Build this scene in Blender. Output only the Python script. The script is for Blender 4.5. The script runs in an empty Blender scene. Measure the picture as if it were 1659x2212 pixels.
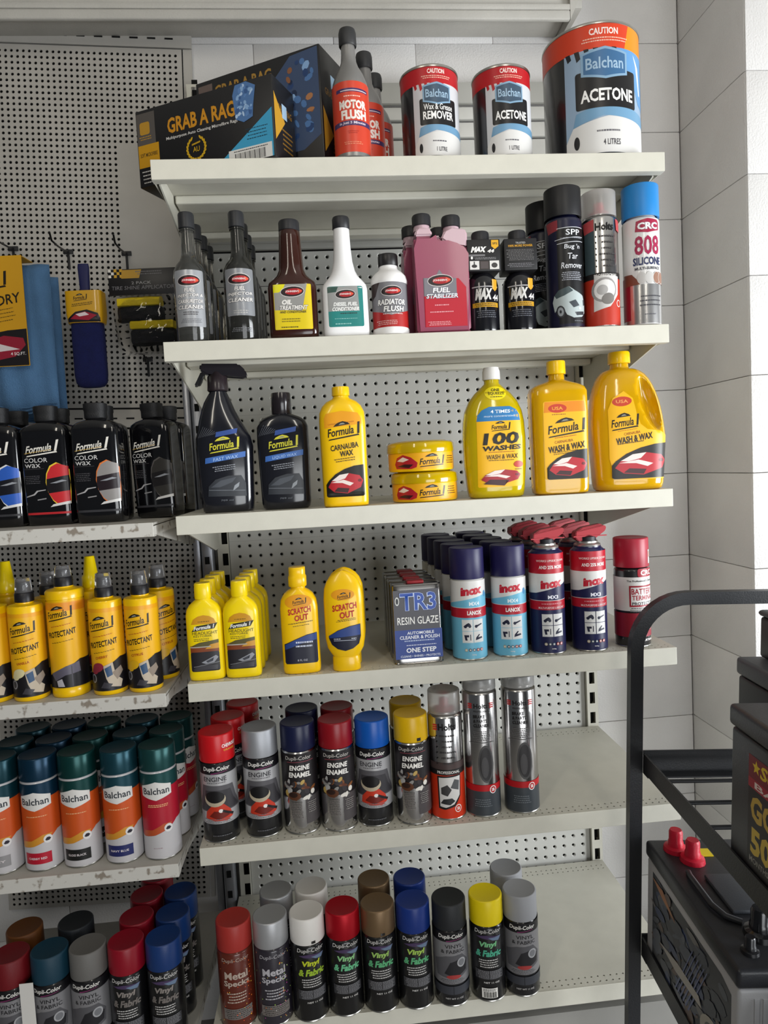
import bpy, bmesh, math, random
from mathutils import Matrix, Vector, Euler
random.seed(7)
PI = math.pi
SC = bpy.context.scene
COL = SC.collection
# ------------------------------------------------------------------ camera, sky, light, exposure
cd = bpy.data.cameras.new('camera'); cam = bpy.data.objects.new('camera', cd); COL.objects.link(cam)
cam.location = (0.2621, -1.2292, 1.3531); cam.rotation_euler = (1.5053, 0.0518, -0.0859)
cd.sensor_fit = 'HORIZONTAL'; cd.sensor_width = 36.0; cd.lens = 36.0 * 1496.7 / 1659.0
cd.clip_start = 0.02; SC.camera = cam
w = bpy.data.worlds.new('world'); SC.world = w; w.use_nodes = True
w.node_tree.nodes['Background'].inputs[0].default_value = (0.86, 0.93, 1.0, 1)
w.node_tree.nodes['Background'].inputs[1].default_value = 0.075
def area(name, loc, target, sx, sy, power, color):
    l = bpy.data.lights.new(name, 'AREA'); l.shape = 'RECTANGLE'; l.size = sx; l.size_y = sy
    l.energy = power; l.color = color
    o = bpy.data.objects.new(name, l); COL.objects.link(o); o.location = loc
    o.rotation_euler = (Vector(target) - Vector(loc)).to_track_quat('-Z', 'Y').to_euler()
    return o
area('doorway_light', (1.15, -3.1, 0.75), (0.55, 0.3, 0.75), 1.7, 1.3, 38, (0.95, 0.98, 1.0))
area('window_light', (2.75, -1.05, 1.05), (0.7, 0.2, 0.75), 1.3, 1.2, 98, (0.93, 0.97, 1.0))
area('tube_light_near', (-0.35, -1.25, 2.62), (0.2, 0.1, 1.5), 0.12, 1.4, 7.5, (1.0, 0.93, 0.80))
area('tube_light_far', (0.75, -1.5, 2.62), (0.5, 0.1, 1.4), 0.12, 1.4, 8.5, (1.0, 0.94, 0.83))
SC.view_settings.view_transform = 'Standard'; SC.view_settings.look = 'None'
SC.view_settings.gamma = 1.0; SC.view_settings.use_curve_mapping = False
SC.view_settings.exposure = 0.0

# ------------------------------------------------------------------ materials
MATS = {}
def srgb(c):
    if isinstance(c, str):
        c = c.lstrip('#'); c = tuple(int(c[i:i+2], 16) / 255 for i in (0, 2, 4))
    return tuple(x / 12.92 if x <= 0.04045 else ((x + 0.055) / 1.055) ** 2.4 for x in c)
def mat(c, rough=0.4, metal=0.0, trans=0.0, bump=0.0, bscale=400, mottle=0.0, mscale=12, coat=0.0, ior=1.45, emit=0.0, stain=None):
    key = (c, rough, metal, trans, bump, bscale, mottle, mscale, coat, emit, stain)
    if key in MATS: return MATS[key]
    m = bpy.data.materials.new('paint_' + str(c).lstrip('#')); m.use_nodes = True
    nt = m.node_tree; b = nt.nodes['Principled BSDF']
    rgb = srgb(c) + (1,)
    b.inputs['Base Color'].default_value = rgb
    b.inputs['Roughness'].default_value = rough; b.inputs['Metallic'].default_value = metal
    b.inputs['Transmission Weight'].default_value = trans; b.inputs['IOR'].default_value = ior
    b.inputs['Coat Weight'].default_value = coat; b.inputs['Coat Roughness'].default_value = 0.08
    tc = None
    if bump or mottle or stain:
        tc = nt.nodes.new('ShaderNodeTexCoord')
    if mottle or stain:
        n = nt.nodes.new('ShaderNodeTexNoise'); n.inputs['Scale'].default_value = mscale; n.inputs['Detail'].default_value = 6
        nt.links.new(tc.outputs['Object'], n.inputs['Vector'])
        r = nt.nodes.new('ShaderNodeValToRGB'); mx = nt.nodes.new('ShaderNodeMix'); mx.data_type = 'RGBA'
        if stain:
            r.color_ramp.elements[0].position = 0.57; r.color_ramp.elements[1].position = 0.66
            mx.inputs['B'].default_value = srgb(stain) + (1,)
        else:
            r.color_ramp.elements[0].position = 0.35; r.color_ramp.elements[1].position = 0.7
            mx.inputs['B'].default_value = tuple(x * (1 - mottle) for x in rgb[:3]) + (1,)
        nt.links.new(n.outputs['Fac'], r.inputs['Fac']); mx.inputs['A'].default_value = rgb
        nt.links.new(r.outputs['Color'], mx.inputs['Factor']); nt.links.new(mx.outputs['Result'], b.inputs['Base Color'])
    if bump:
        n2 = nt.nodes.new('ShaderNodeTexNoise'); n2.inputs['Scale'].default_value = bscale; n2.inputs['Detail'].default_value = 3
        nt.links.new(tc.outputs['Object'], n2.inputs['Vector'])
        bp = nt.nodes.new('ShaderNodeBump'); bp.inputs['Strength'].default_value = bump; bp.inputs['Distance'].default_value = 0.002
        nt.links.new(n2.outputs['Fac'], bp.inputs['Height']); nt.links.new(bp.outputs['Normal'], b.inputs['Normal'])
    MATS[key] = m; return m
CREAM = mat('#cfccbf', 0.42, bump=0.08, bscale=900, mottle=0.05, mscale=30)
PANEL = mat('#c9c8c2', 0.5, mottle=0.08, mscale=14)
LPANEL = mat('#b9b5ae', 0.55, mottle=0.12, mscale=9)
DARK = mat('#151412', 0.8)
WALL = mat('#dcdad8', 0.75, bump=0.45, bscale=260, mottle=0.07, mscale=7)
GROUT = mat('#cfccc9', 0.9, bump=0.4, bscale=200)
SCUFF = mat('#c9c6bf', 0.5, stain='#8a8074', mscale=55); LDECK = mat('#b9b6ae', .5, mottle=.12, mscale=10)
BLACK = mat('#101012', 0.32); MBLACK = mat('#17171a', 0.55)
CHROME = mat('#c9cacc', 0.22, metal=1.0); TINRIM = mat('#b8b6b0', 0.3, metal=1.0)

# ------------------------------------------------------------------ mesh helpers
def link(name, me, parent=None, loc=(0, 0, 0)):
    o = bpy.data.objects.new(name, me); COL.objects.link(o); o.location = loc
    if parent: o.parent = parent
    return o
def bm_obj(name, bm, mats, parent=None, smooth=None, loc=(0, 0, 0)):
    bmesh.ops.recalc_face_normals(bm, faces=bm.faces)
    me = bpy.data.meshes.new(name); bm.to_mesh(me); bm.free()
    for m in (mats if isinstance(mats, (list, tuple)) else [mats]): me.materials.append(m)
    if smooth is not None:
        me.polygons.foreach_set('use_smooth', [True] * len(me.polygons))
        me.set_sharp_from_angle(angle=math.radians(smooth))
    return link(name, me, parent, loc)
def thing(name, label, cat, loc=(0, 0, 0), rz=0.0, group=None, rx=0.0, ry=0.0):
    o = bpy.data.objects.new(name, None); COL.objects.link(o); o.empty_display_size = 0.02
    o.location = loc; o.rotation_euler = (rx, ry, rz); o['label'] = label; o['category'] = cat
    if group: o['group'] = group
    return o
def tag(o, label=None, cat=None, group=None, kind=None):
    for k, v in (('label', label), ('category', cat), ('group', group), ('kind', kind)):
        if v: o[k] = v
    return o
def dup(root, loc, rz=0.0, label=None, rx=0.0, ry=0.0, group=None):
    r = root.copy(); COL.objects.link(r); r.location = loc; r.rotation_euler = (rx, ry, rz)
    if label: r['label'] = label
    if group: r['group'] = group
    for ch in list(root.children):
        c = ch.copy(); COL.objects.link(c); c.parent = r
        for g in list(ch.children):
            d = g.copy(); COL.objects.link(d); d.parent = c
    return r
def add_box(bm, x0, y0, z0, x1, y1, z1, mi=0, bevel=0.0, seg=2, M=None):
    vs = [bm.verts.new((x, y, z)) for z in (z0, z1) for y in (y0, y1) for x in (x0, x1)]
    fs = [bm.faces.new([vs[i] for i in f]) for f in ((0, 2, 3, 1), (4, 5, 7, 6), (0, 1, 5, 4), (2, 6, 7, 3), (0, 4, 6, 2), (1, 3, 7, 5))]
    for f in fs: f.material_index = mi
    allv = vs
    if bevel:
        es = list({e for f in fs for e in f.edges})
        res = bmesh.ops.bevel(bm, geom=es, offset=bevel, segments=seg, profile=0.5, affect='EDGES')
        allv = [v for v in set(res['verts']) | {v for v in vs if v.is_valid}]
    if M is not None:
        for v in allv:
            if v.is_valid: v.co = M @ v.co
    return fs
def box(name, x0, y0, z0, x1, y1, z1, m, parent=None, bevel=0.0, seg=2, smooth=None):
    bm = bmesh.new(); add_box(bm, x0, y0, z0, x1, y1, z1, 0, bevel, seg)
    return bm_obj(name, bm, m, parent, smooth if smooth else (35 if bevel else None))
def lathe(bm, prof, n=40, mi=0, cx=0, cy=0, sx=1, sy=1):
    rings = []
    for r, z in prof:
        if r < 1e-6: rings.append([bm.verts.new((cx, cy, z))])
        else: rings.append([bm.verts.new((cx + sx * r * math.cos(2*PI*i/n), cy + sy * r * math.sin(2*PI*i/n), z)) for i in range(n)])
    for a, b in zip(rings, rings[1:]):
        for i in range(n):
            j = (i + 1) % n
            if len(a) == 1 and len(b) == 1: continue
            if len(a) == 1: f = bm.faces.new((a[0], b[j], b[i]))
            elif len(b) == 1: f = bm.faces.new((a[i], a[j], b[0]))
            else: f = bm.faces.new((a[i], a[j], b[j], b[i]))
            f.material_index = mi
    return rings
def lathe_obj(name, prof, m, parent, n=40, loc=(0, 0, 0), smooth=40):
    bm = bmesh.new(); lathe(bm, [(r * .001, z * .001) for r, z in prof], n)
    return bm_obj(name, bm, m, parent, smooth, loc)
def interp(keys, z):
    if z <= keys[0][0]: return keys[0][1:]
    for a, b in zip(keys, keys[1:]):
        if z <= b[0]:
            t = (z - a[0]) / max(1e-9, b[0] - a[0]); return tuple(p + (q - p) * t for p, q in zip(a[1:], b[1:]))
    return keys[-1][1:]
class Form:
    """a bottle body: keys (z, half width, half depth, squareness, centre x) in mm"""
    def __init__(s, keys): s.k = [tuple(k) + (0.0,) * (5 - len(k)) for k in keys]
    def sec(s, z):
        return interp(s.k, z)
    def fine(s):
        out = []
        for p, q in zip(s.k, s.k[1:]):
            n = max(1, math.ceil((q[0] - p[0]) / 12)); out += [(p[0] + (q[0]-p[0])*i/n,) + s.sec(p[0] + (q[0]-p[0])*i/n) for i in range(n)]
        return out + [s.k[-1]]
    def mesh(s, name, m, parent, n=72, warp=None, smooth=50):
        bm = bmesh.new(); rings = []
        for z, a, b, e, cx in s.fine():
            ring = []
            for i in range(n):
                t = 2 * PI * i / n; c, q = math.cos(t), math.sin(t)
                x = a * math.copysign(abs(c) ** (2 / e), c); y = b * math.copysign(abs(q) ** (2 / e), q)
                v = Vector((cx + x, y, z))
                if warp: v = warp(v)
                ring.append(bm.verts.new(v * .001))
            rings.append(ring)
        for a, b in zip(rings, rings[1:]):
            for i in range(n): bm.faces.new((a[i], a[(i+1) % n], b[(i+1) % n], b[i]))
        bm.faces.new(rings[0][::-1]); bm.faces.new(rings[-1])
        return bm_obj(name, bm, m, parent, smooth)
    def map(s, u, v, off):
        a, b, e, cx = s.sec(v); x = u - cx
        q = max(0.0, 1 - min(0.999, abs(x) / a) ** e) ** (1 / e)
        return (u, -b * q - off - .14, v)
class Round:
    def __init__(s, prof): s.p = prof            # (z, r)
    def map(s, u, v, off):
        r = interp([tuple(k) for k in s.p], v)[0]; r0 = s.p[0][1]
        t = u / r0; return ((r + off) * math.sin(t), -(r + off) * math.cos(t), v)
class Flat:
    def __init__(s, y=0.0, f=None): s.y = y; s.f = f
    def map(s, u, v, off):
        return s.f(u, v, off) if s.f else (u, s.y - off, v)

# ------------------------------------------------------------------ lettering and label printing
TXT = {}
def text_geo(s, bold=0.0):
    k = (s, bold)
    if k in TXT: return TXT[k]
    cu = bpy.data.curves.new('lettering', 'FONT'); cu.body = s; cu.size = 1.0; cu.resolution_u = 2; cu.offset = bold
    cu.dimensions = '2D'; cu.fill_mode = 'FRONT'
    ob = bpy.data.objects.new('lettering', cu); COL.objects.link(ob)
    me = bpy.data.meshes.new_from_object(ob)
    vs = [(v.co.x, v.co.y) for v in me.vertices]; fs = [tuple(p.vertices) for p in me.polygons]
    bpy.data.objects.remove(ob); bpy.data.curves.remove(cu); bpy.data.meshes.remove(me)
    x0 = min(v[0] for v in vs); x1 = max(v[0] for v in vs); y0 = min(v[1] for v in vs); y1 = max(v[1] for v in vs)
    vs = [((x - x0) / (x1 - x0) - .5, (y - y0) / (y1 - y0) - .5) for x, y in vs]
    TXT[k] = (vs, fs); return TXT[k]
class Art:
    """flat printing in millimetres, wrapped on a form"""
    def __init__(s, form, du=3.0): s.form = form; s.items = []; s.du = du; s.layer = 0
    def poly(s, pts, col, lift=None, m=None):
        s.items.append(([tuple(p) for p in pts], [tuple(range(len(pts)))], m or mat(col, 0.38), s.layer if lift is None else lift)); s.layer += 1; return s
    def rect(s, u0, v0, u1, v1, col, r=0, m=None):
        if r <= 0: return s.poly([(u0, v0), (u1, v0), (u1, v1), (u0, v1)], col, m=m)
        pts = []
        for cx, cy, a in ((u1-r, v0+r, -90), (u1-r, v1-r, 0), (u0+r, v1-r, 90), (u0+r, v0+r, 180)):
            for k in range(4):
                t = math.radians(a + 30 * k); pts.append((cx + r*math.cos(t), cy + r*math.sin(t)))
        return s.poly(pts, col, m=m)
    def ell(s, cu, cv, ru, rv, col, rot=0, n=20, m=None):
        c, q = math.cos(rot), math.sin(rot)
        return s.poly([(cu + c*ru*math.cos(2*PI*i/n) - q*rv*math.sin(2*PI*i/n), cv + q*ru*math.cos(2*PI*i/n) + c*rv*math.sin(2*PI*i/n)) for i in range(n)], col, m=m)
    def text(s, t, cu, cv, wd, ht, col, bold=0.0, shear=0.0, rot=0.0, m=None):
        vs, fs = text_geo(t, bold); c, q = math.cos(rot), math.sin(rot); out = []
        for x, y in vs:
            X = x * wd + y * ht * shear; Y = y * ht
            out.append((cu + c*X - q*Y, cv + q*X + c*Y))
        s.items.append((out, fs, m or mat(col, 0.38), s.layer)); s.layer += 1; return s
    def lines(s, cu, v0, v1, wd, n, col, seed=1, th=None, rot=0.0):
        rn = random.Random(seed); dv = (v1 - v0) / n; th = th or dv * .42; vs = []; fs = []
        for i in range(n):
            v = v0 + dv * (i + .5); u = cu - wd * rn.uniform(.38, .5); end = cu + wd * rn.uniform(.38, .5)
            while u < end:
                l = rn.uniform(1.2, 4.2); k = len(vs); u2 = min(end, u + l)
                r = rot * (u - cu)
                vs += [(u, v - th/2 + r), (u2, v - th/2 + r), (u2, v + th/2 + r), (u, v + th/2 + r)]; fs.append((k, k+1, k+2, k+3)); u = u2 + .9
        s.items.append((vs, fs, mat(col, 0.4), s.layer)); s.layer += 1; return s
    def build(s, parent, name='label', dv=None):
        if dv is None and isinstance(s.form, Form): dv = 9
        bm = bmesh.new(); mats = []
        for vs, fs, m, lay in s.items:
            if m not in mats: mats.append(m)
            mi = mats.index(m); off = 0.12 + (0.045 * min(lay, 40) if s.du else 0.012 * lay)
            b2 = bmesh.new(); vv = [b2.verts.new((x, 0, y)) for x, y in vs]
            for f in fs:
                try: b2.faces.new([vv[i] for i in f])
                except ValueError: pass
            x0 = min(v[0] for v in vs); x1 = max(v[0] for v in vs); z0 = min(v[1] for v in vs); z1 = max(v[1] for v in vs)
            if s.du and x1 - x0 > s.du * .8:
                k = math.ceil(x0 / s.du) * s.du
                while k < x1:
                    bmesh.ops.bisect_plane(b2, geom=b2.verts[:] + b2.edges[:] + b2.faces[:], plane_co=(k, 0, 0), plane_no=(1, 0, 0)); k += s.du
            if dv and z1 - z0 > dv * .8:
                k = math.ceil(z0 / dv) * dv
                while k < z1:
                    bmesh.ops.bisect_plane(b2, geom=b2.verts[:] + b2.edges[:] + b2.faces[:], plane_co=(0, 0, k), plane_no=(0, 0, 1)); k += dv
            mp = {}
            for v in b2.verts:
                p = s.form.map(v.co.x, v.co.z, off); mp[v] = bm.verts.new((p[0]*.001, p[1]*.001, p[2]*.001))
            for f in b2.faces:
                try:
                    nf = bm.faces.new([mp[v] for v in f.verts]); nf.material_index = mi; nf.smooth = True
                except ValueError: pass
            b2.free()
        me = bpy.data.meshes.new(name); bm.to_mesh(me); bm.free()
        for m in mats: me.materials.append(m)
        return link(name, me, parent)
def f1logo(A, u, v, wd, col, rot=0.12, shear=0.25, swoosh=True, ht=None):
    ht = ht or wd * .27
    A.text('Formula', u - wd*.08, v, wd*.78, ht*.86, col, 0.02, shear, rot)
    A.text('1', u + wd*.44, v + wd*.44*rot + ht*.14, wd*.07, ht*1.2, col, 0.03, shear, rot)
    c, q = math.cos(rot), math.sin(rot)
    P = lambda x, y: (u + c*x - q*y, v + q*x + c*y)
    A.poly([P(-wd*.5, -ht*.72), P(wd*.44, -ht*.66), P(wd*.42, -ht*.5), P(-wd*.46, -ht*.6)], col)
    if swoosh:
        A.poly([P(-wd*.28, ht*.62), P(wd*.22, ht*.62), P(wd*.16, ht*.85), P(wd*.02, ht*1.05), P(-wd*.1, ht*.98), P(-wd*.2, ht*.85)], col)
        A.poly([P(-wd*.12, ht*.72), P(wd*.08, ht*.72), P(wd*.03, ht*.88), P(-wd*.05, ht*.88)], '#8a8a80')
def carpic(A, u0, v0, u1, v1, back='#16130f', body='#b3202a', shine='#e8d9d2', arch=True):
    w_, h_ = u1 - u0, v1 - v0
    P = lambda x, y: (u0 + x*w_, v0 + y*h_)
    if back:
        if arch: A.poly([P(0, .04), P(.04, 0), P(.96, 0), P(1, .04), P(1, 1), P(.75, .97), P(.5, .88), P(.25, .72), P(.07, .52), P(0, .4)], back)
        else: A.poly([P(0, 0), P(1, 0), P(1, 1), P(0, 1)], back)
    A.poly([P(.05, .32), P(.2, .16), P(.55, .1), P(.9, .28), P(.97, .5), P(.88, .66), P(.6, .74), P(.36, .7), P(.15, .52)], body)
    A.poly([P(.15, .52), P(.36, .7), P(.6, .74), P(.5, .58), P(.28, .5)], shine)
    A.poly([P(.12, .46), P(.42, .44), P(.62, .34), P(.72, .42), P(.46, .54)], shine)
    A.poly([P(.2, .18), P(.55, .12), P(.6, .26), P(.3, .3)], '#3a1a1c')
    A.ell(*P(.88, .5), w_*.05, h_*.05, '#6b1218')
def badge(A, u, v, wd, ht, fill, edge, txt, tcol, bw=1.0):
    for k, c in ((1.0, edge), (1 - bw*.1, fill)):
        a, b = wd/2*k, ht/2*(1 - (1-k)*1.6)
        A.poly([(u-a, v-b*.7), (u, v-b), (u+a, v-b*.7), (u+a, v+b*.7), (u, v+b), (u-a, v+b*.7)], c)
    A.text(txt, u, v, wd*.8, ht*.36, tcol, 0.015)

# ------------------------------------------------------------------ setting: walls, pilaster, beam, floor, ceiling
ZJ = [1.299 + .207 * k for k in range(-6, 8)]
def block_mesh(name, sx, sy, sz, m):
    bm = bmesh.new(); add_box(bm, -sx/2, -sy/2, -sz/2, sx/2, sy/2, sz/2, 0, 0.0022, 2)
    bmesh.ops.recalc_face_normals(bm, faces=bm.faces)
    me = bpy.data.meshes.new(name); bm.to_mesh(me); bm.free(); me.materials.append(m)
    me.polygons.foreach_set('use_smooth', [True]*len(me.polygons)); me.set_sharp_from_angle(angle=0.7); return me
wb = box('wall_back', -1.6, .452, 0, 1.4, .60, 2.75, GROUT); tag(wb, kind='structure')
BM_ = {}
def blk(parent, x0, x1, y0, y1, z0, z1):
    k = (round(x1-x0, 3), round(y1-y0, 3), round(z1-z0, 3))
    if k not in BM_: BM_[k] = block_mesh('block', *k, WALL)
    o = link('block', BM_[k], parent, ((x0+x1)/2, (y0+y1)/2, (z0+z1)/2)); return o
for i, z in enumerate(ZJ):
    z1 = min(z + .206, 2.745)
    off = -.035 if i % 2 else .155
    x = off - .1875 * 2 * 4
    while x < 1.17:
        a, b = max(x, -1.4), min(x + .3745, 1.168)
        if x > .6: b = 1.168
        if b - a > .05: blk(wb, a, b, .4405, .454, z, z1)
        if x > .6: break
        x += .375
wp = box('wall_right', 1.182, .19, 0, 2.3, .60, 2.75, GROUT); tag(wp, kind='structure')
for i, z in enumerate(ZJ):
    z1 = min(z + .206, 2.745)
    blk(wp, 1.17, 1.184, .182, .452, z, z1)                      # side face of the pilaster
    c = 1.375 if i % 2 else 1.57
    blk(wp, 1.171, c - .001, .178, .192, z, z1); blk(wp, c + .001, c + .389, .178, .192, z, z1)
fl = box('floor', -3, -4.5, -.05, 3.2, .60, 0, mat('#8b8781', 0.5, mottle=0.25, mscale=5)); tag(fl, kind='structure')
ce = box('ceiling', -3, -4.5, 2.75, 3.2, .60, 2.82, mat('#b9b7b2', 0.8, mottle=0.05)); tag(ce, kind='structure')
bm = bmesh.new()
STEEL = mat('#b4b1aa', 0.55, bump=0.3, bscale=300, mottle=0.1, mscale=12)
add_box(bm, -1.6, .335, 2.345, .865, .436, 2.357, 0, .002)
add_box(bm, -1.6, .335, 2.323, .865, .347, 2.3445, 0, .004, 3)
add_box(bm, -1.6, .352, 2.358, .90, .436, 2.745, 0, .004)
pts = [(.866, 2.325), (.90, 2.40), (.90, 2.74), (.866, 2.74)]
vs0 = [bm.verts.new((x, .338, z)) for x, z in pts]; vs1 = [bm.verts.new((x, .436, z)) for x, z in pts]
bm.faces.new(vs0); bm.faces.new(vs1[::-1])
for i in range(4): bm.faces.new((vs0[i], vs1[i], vs1[(i+1) % 4], vs0[(i+1) % 4]))
tag(bm_obj('trim_1', bm, STEEL, None, 35), kind='structure')

# ------------------------------------------------------------------ pegboards
def peg_mesh(x0, z0, nx, nz, p, rh, y, skip=None, dimple=0.0, thick=.003, x1=None, z1=None, xlo=None, zlo=None, tilt=None):
    bm = bmesh.new(); V = {}
    def vert(x, yy, z):
        k = (round(x, 5), round(yy, 5), round(z, 5))
        if k not in V: V[k] = bm.verts.new(k)
        return V[k]
    ring = [(math.cos(PI/8*0 + PI/4*i), math.sin(PI/4*i)) for i in range(8)]
    sq = [(1, 0), (1, 1), (0, 1), (-1, 1), (-1, 0), (-1, -1), (0, -1), (1, -1)]
    h = p / 2
    for i in range(nx):
        for j in range(nz):
            cx = x0 + (i + .5) * p; cz = z0 + (j + .5) * p
            O = [vert(cx + a*h, y, cz + b*h) for a, b in sq]
            if skip and skip(cx, cz): bm.faces.new(O); continue
            I = [vert(cx + a*rh, y, cz + b*rh) for a, b in ring]
            if dimple:
                D_ = [vert(cx + a*rh*.62, y + dimple, cz + b*rh*.62) for a, b in ring]
                B = [vert(cx + a*rh*.62, y + dimple + thick, cz + b*rh*.62) for a, b in ring]; seq = (O, I, D_, B)
            else:
                B = [vert(cx + a*rh, y + thick, cz + b*rh) for a, b in ring]; seq = (O, I, B)
            for R0, R1 in zip(seq, seq[1:]):
                for k in range(8): bm.faces.new((R0[k], R0[(k+1) % 8], R1[(k+1) % 8], R1[k]))
    xe, ze = x0 + nx*p, z0 + nz*p
    L = xlo if xlo is not None else x0; Rr = x1 if x1 is not None else xe
    Bz = zlo if zlo is not None else z0; T = z1 if z1 is not None else ze
    for a, b, c, d in ((L, Bz, Rr, z0), (L, ze, Rr, T), (L, z0, x0, ze), (xe, z0, Rr, ze)):
        if c - a > 1e-4 and d - b > 1e-4:
            bm.faces.new([bm.verts.new(q) for q in ((a, y, b), (c, y, b), (c, y, d), (a, y, d))])
    return bm
D = .4165
# right gondola frame: uprights, perforated panels, ribbed top panels
gf = thing('gondola_frame', 'cream steel back frame of the right shelving bay with perforated panels', 'shelving', (0, 0, 0))
P = .0244
PH = .0056
seams = [.022, .315, .608, .902, 1.195, 1.488, 1.782]
for a, b in zip(seams, seams[1:]):
    bm = peg_mesh(.034 + .006, a + .0006, 34, 12, P, PH, D, dimple=.0022, xlo=.030, x1=.876, zlo=a + .0006, z1=b - .0016)
    add_box(bm, .030, D + .0005, b - .004, .876, D + .012, b - .0018)
    o = bm_obj('perforated_panel', bm, PANEL, gf)
bm = peg_mesh(.040, 1.784, 34, 3, P, PH, D, dimple=.0022, xlo=.030, x1=.876, zlo=1.7826, z1=1.858)
bm_obj('perforated_panel', bm, PANEL, gf)
RAIL = mat('#a9a8a2', 0.45, mottle=0.06)
for z0, z1, m, yy in ((1.860, 1.874, RAIL, .400), (1.876, 1.905, PANEL, .412), (1.909, 1.965, PANEL, .406), (1.968, 2.103, PANEL, .414), (2.109, 2.142, PANEL, .414), (2.148, 2.176, PANEL, .412), (2.180, 2.226, RAIL, .402)):
    box('rail', .030, yy, z0, .876, yy + .012, z1, m, gf, .002)
box('hole_shade_sheet', .012, .4245, .02, .896, .4275, 2.1, DARK, gf)  # added dark sheet: its colour stands in for shade inside the holes
SLOT = mat('#0b0b0b', 0.9)
def upright(x0, x1, parent, y0=.404, m=CREAM, zt=2.226, sx=None):
    bm = bmesh.new(); p = .05; z = 0.02; sc = sx if sx else (x0 + x1) / 2; hw = .0065
    def q(a, b, c, d, yy=y0, mi=0):
        f = bm.faces.new([bm.verts.new(t) for t in ((a, yy, b), (c, yy, b), (c, yy, d), (a, yy, d))]); f.material_index = mi
    while z < zt - .001:
        t = min(z + p, zt)
        q(x0, z, sc - hw, t); q(sc + hw, z, x1, t); q(sc - hw, z, sc + hw, min(z + .022, t)); q(sc - hw, z + .022, sc + hw, t, y0 + .012, 1)
        z += p
    for xx in (x0, x1):
        bm.faces.new([bm.verts.new(t) for t in ((xx, y0, .02), (xx, .4275, .02), (xx, .4275, zt), (xx, y0, zt))])
    bm.faces.new([bm.verts.new(t) for t in ((x0, .4275, .02), (x1, .4275, .02), (x1, .4275, zt), (x0, .4275, zt))])
    return bm_obj('upright', bm, [m, SLOT], parent)
upright(.877, .904, gf, sx=.890)
upright(.004, .029, gf, sx=.021)
# the doubled bare-metal post between the bays
ZP = mat('#a7a9b0', 0.35, metal=0.6)
bm = bmesh.new()
add_box(bm, -.050, .395, .02, -.034, .4265, 1.80, 0, .004, 2)
add_box(bm, -.031, .385, .02, -.0045, .4265, 1.80, 0, .006, 3)
z = .05
while z < 1.75:
    add_box(bm, -.023, .3838, z, -.0125, .3846, z + .017, 1); z += .05
bm_obj('bay_post', bm, [ZP, SLOT], gf, 35)
box('plinth', .0, .03, 0, .9, .045, .27, mat('#8f8d88', .5, mottle=.1), gf)

# left gondola back panel (leans slightly)
lf = thing('pegboard_frame', 'grey pegboard back of the left shelving bay with fine holes', 'shelving', (-.0345, .4286, 1.50), 0, None, 0, math.radians(2.1))
p = .0127
def lp(name, z0, z1, xr, nxx, m=LPANEL, skip=None):
    nz = int((z1 - z0 - .012) / p); x0 = xr - .0075 - nxx * p
    bm = peg_mesh(x0, z0 + .006, nxx, nz, p, .0034, 0.0, skip=skip, thick=.002, xlo=x0 - .006, x1=xr, zlo=z0, z1=z1)
    return bm_obj(name, bm, m, lf)
lp('perforated_panel', .014, .815, .0, 36, skip=lambda x, z: x > -.143 and .31 < z < .60)
lp('perforated_panel', -1.17, -.036, .004, 36)
for zz, x1 in ((.819, .022), (-.031, .012)):
    bm = bmesh.new(); z0, z1 = zz, zz + .038 if zz > 0 else .010
    add_box(bm, -.47, .001, z0, x1, .006, z1)
    x = -.46
    while x < x1 - .03:
        add_box(bm, x, .0, (z0+z1)/2 - .0018, x + .018, .0008, (z0+z1)/2 + .0018, 1); x += .0385
    bm_obj('slotted_rail', bm, [LPANEL, SLOT], lf)
bm = bmesh.new()
add_box(bm, .003, .0, .014, .022, .006, .815)
add_box(bm, .006, .0, -1.17, .016, .006, -.036)
bm_obj('side_strip', bm, LPANEL, lf)
box('hole_shade_sheet', -.47, .009, -1.17, .0, .0105, .85, DARK, lf)  # shade of the hollow behind the pegboard, put in as a near-black sheet

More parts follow.
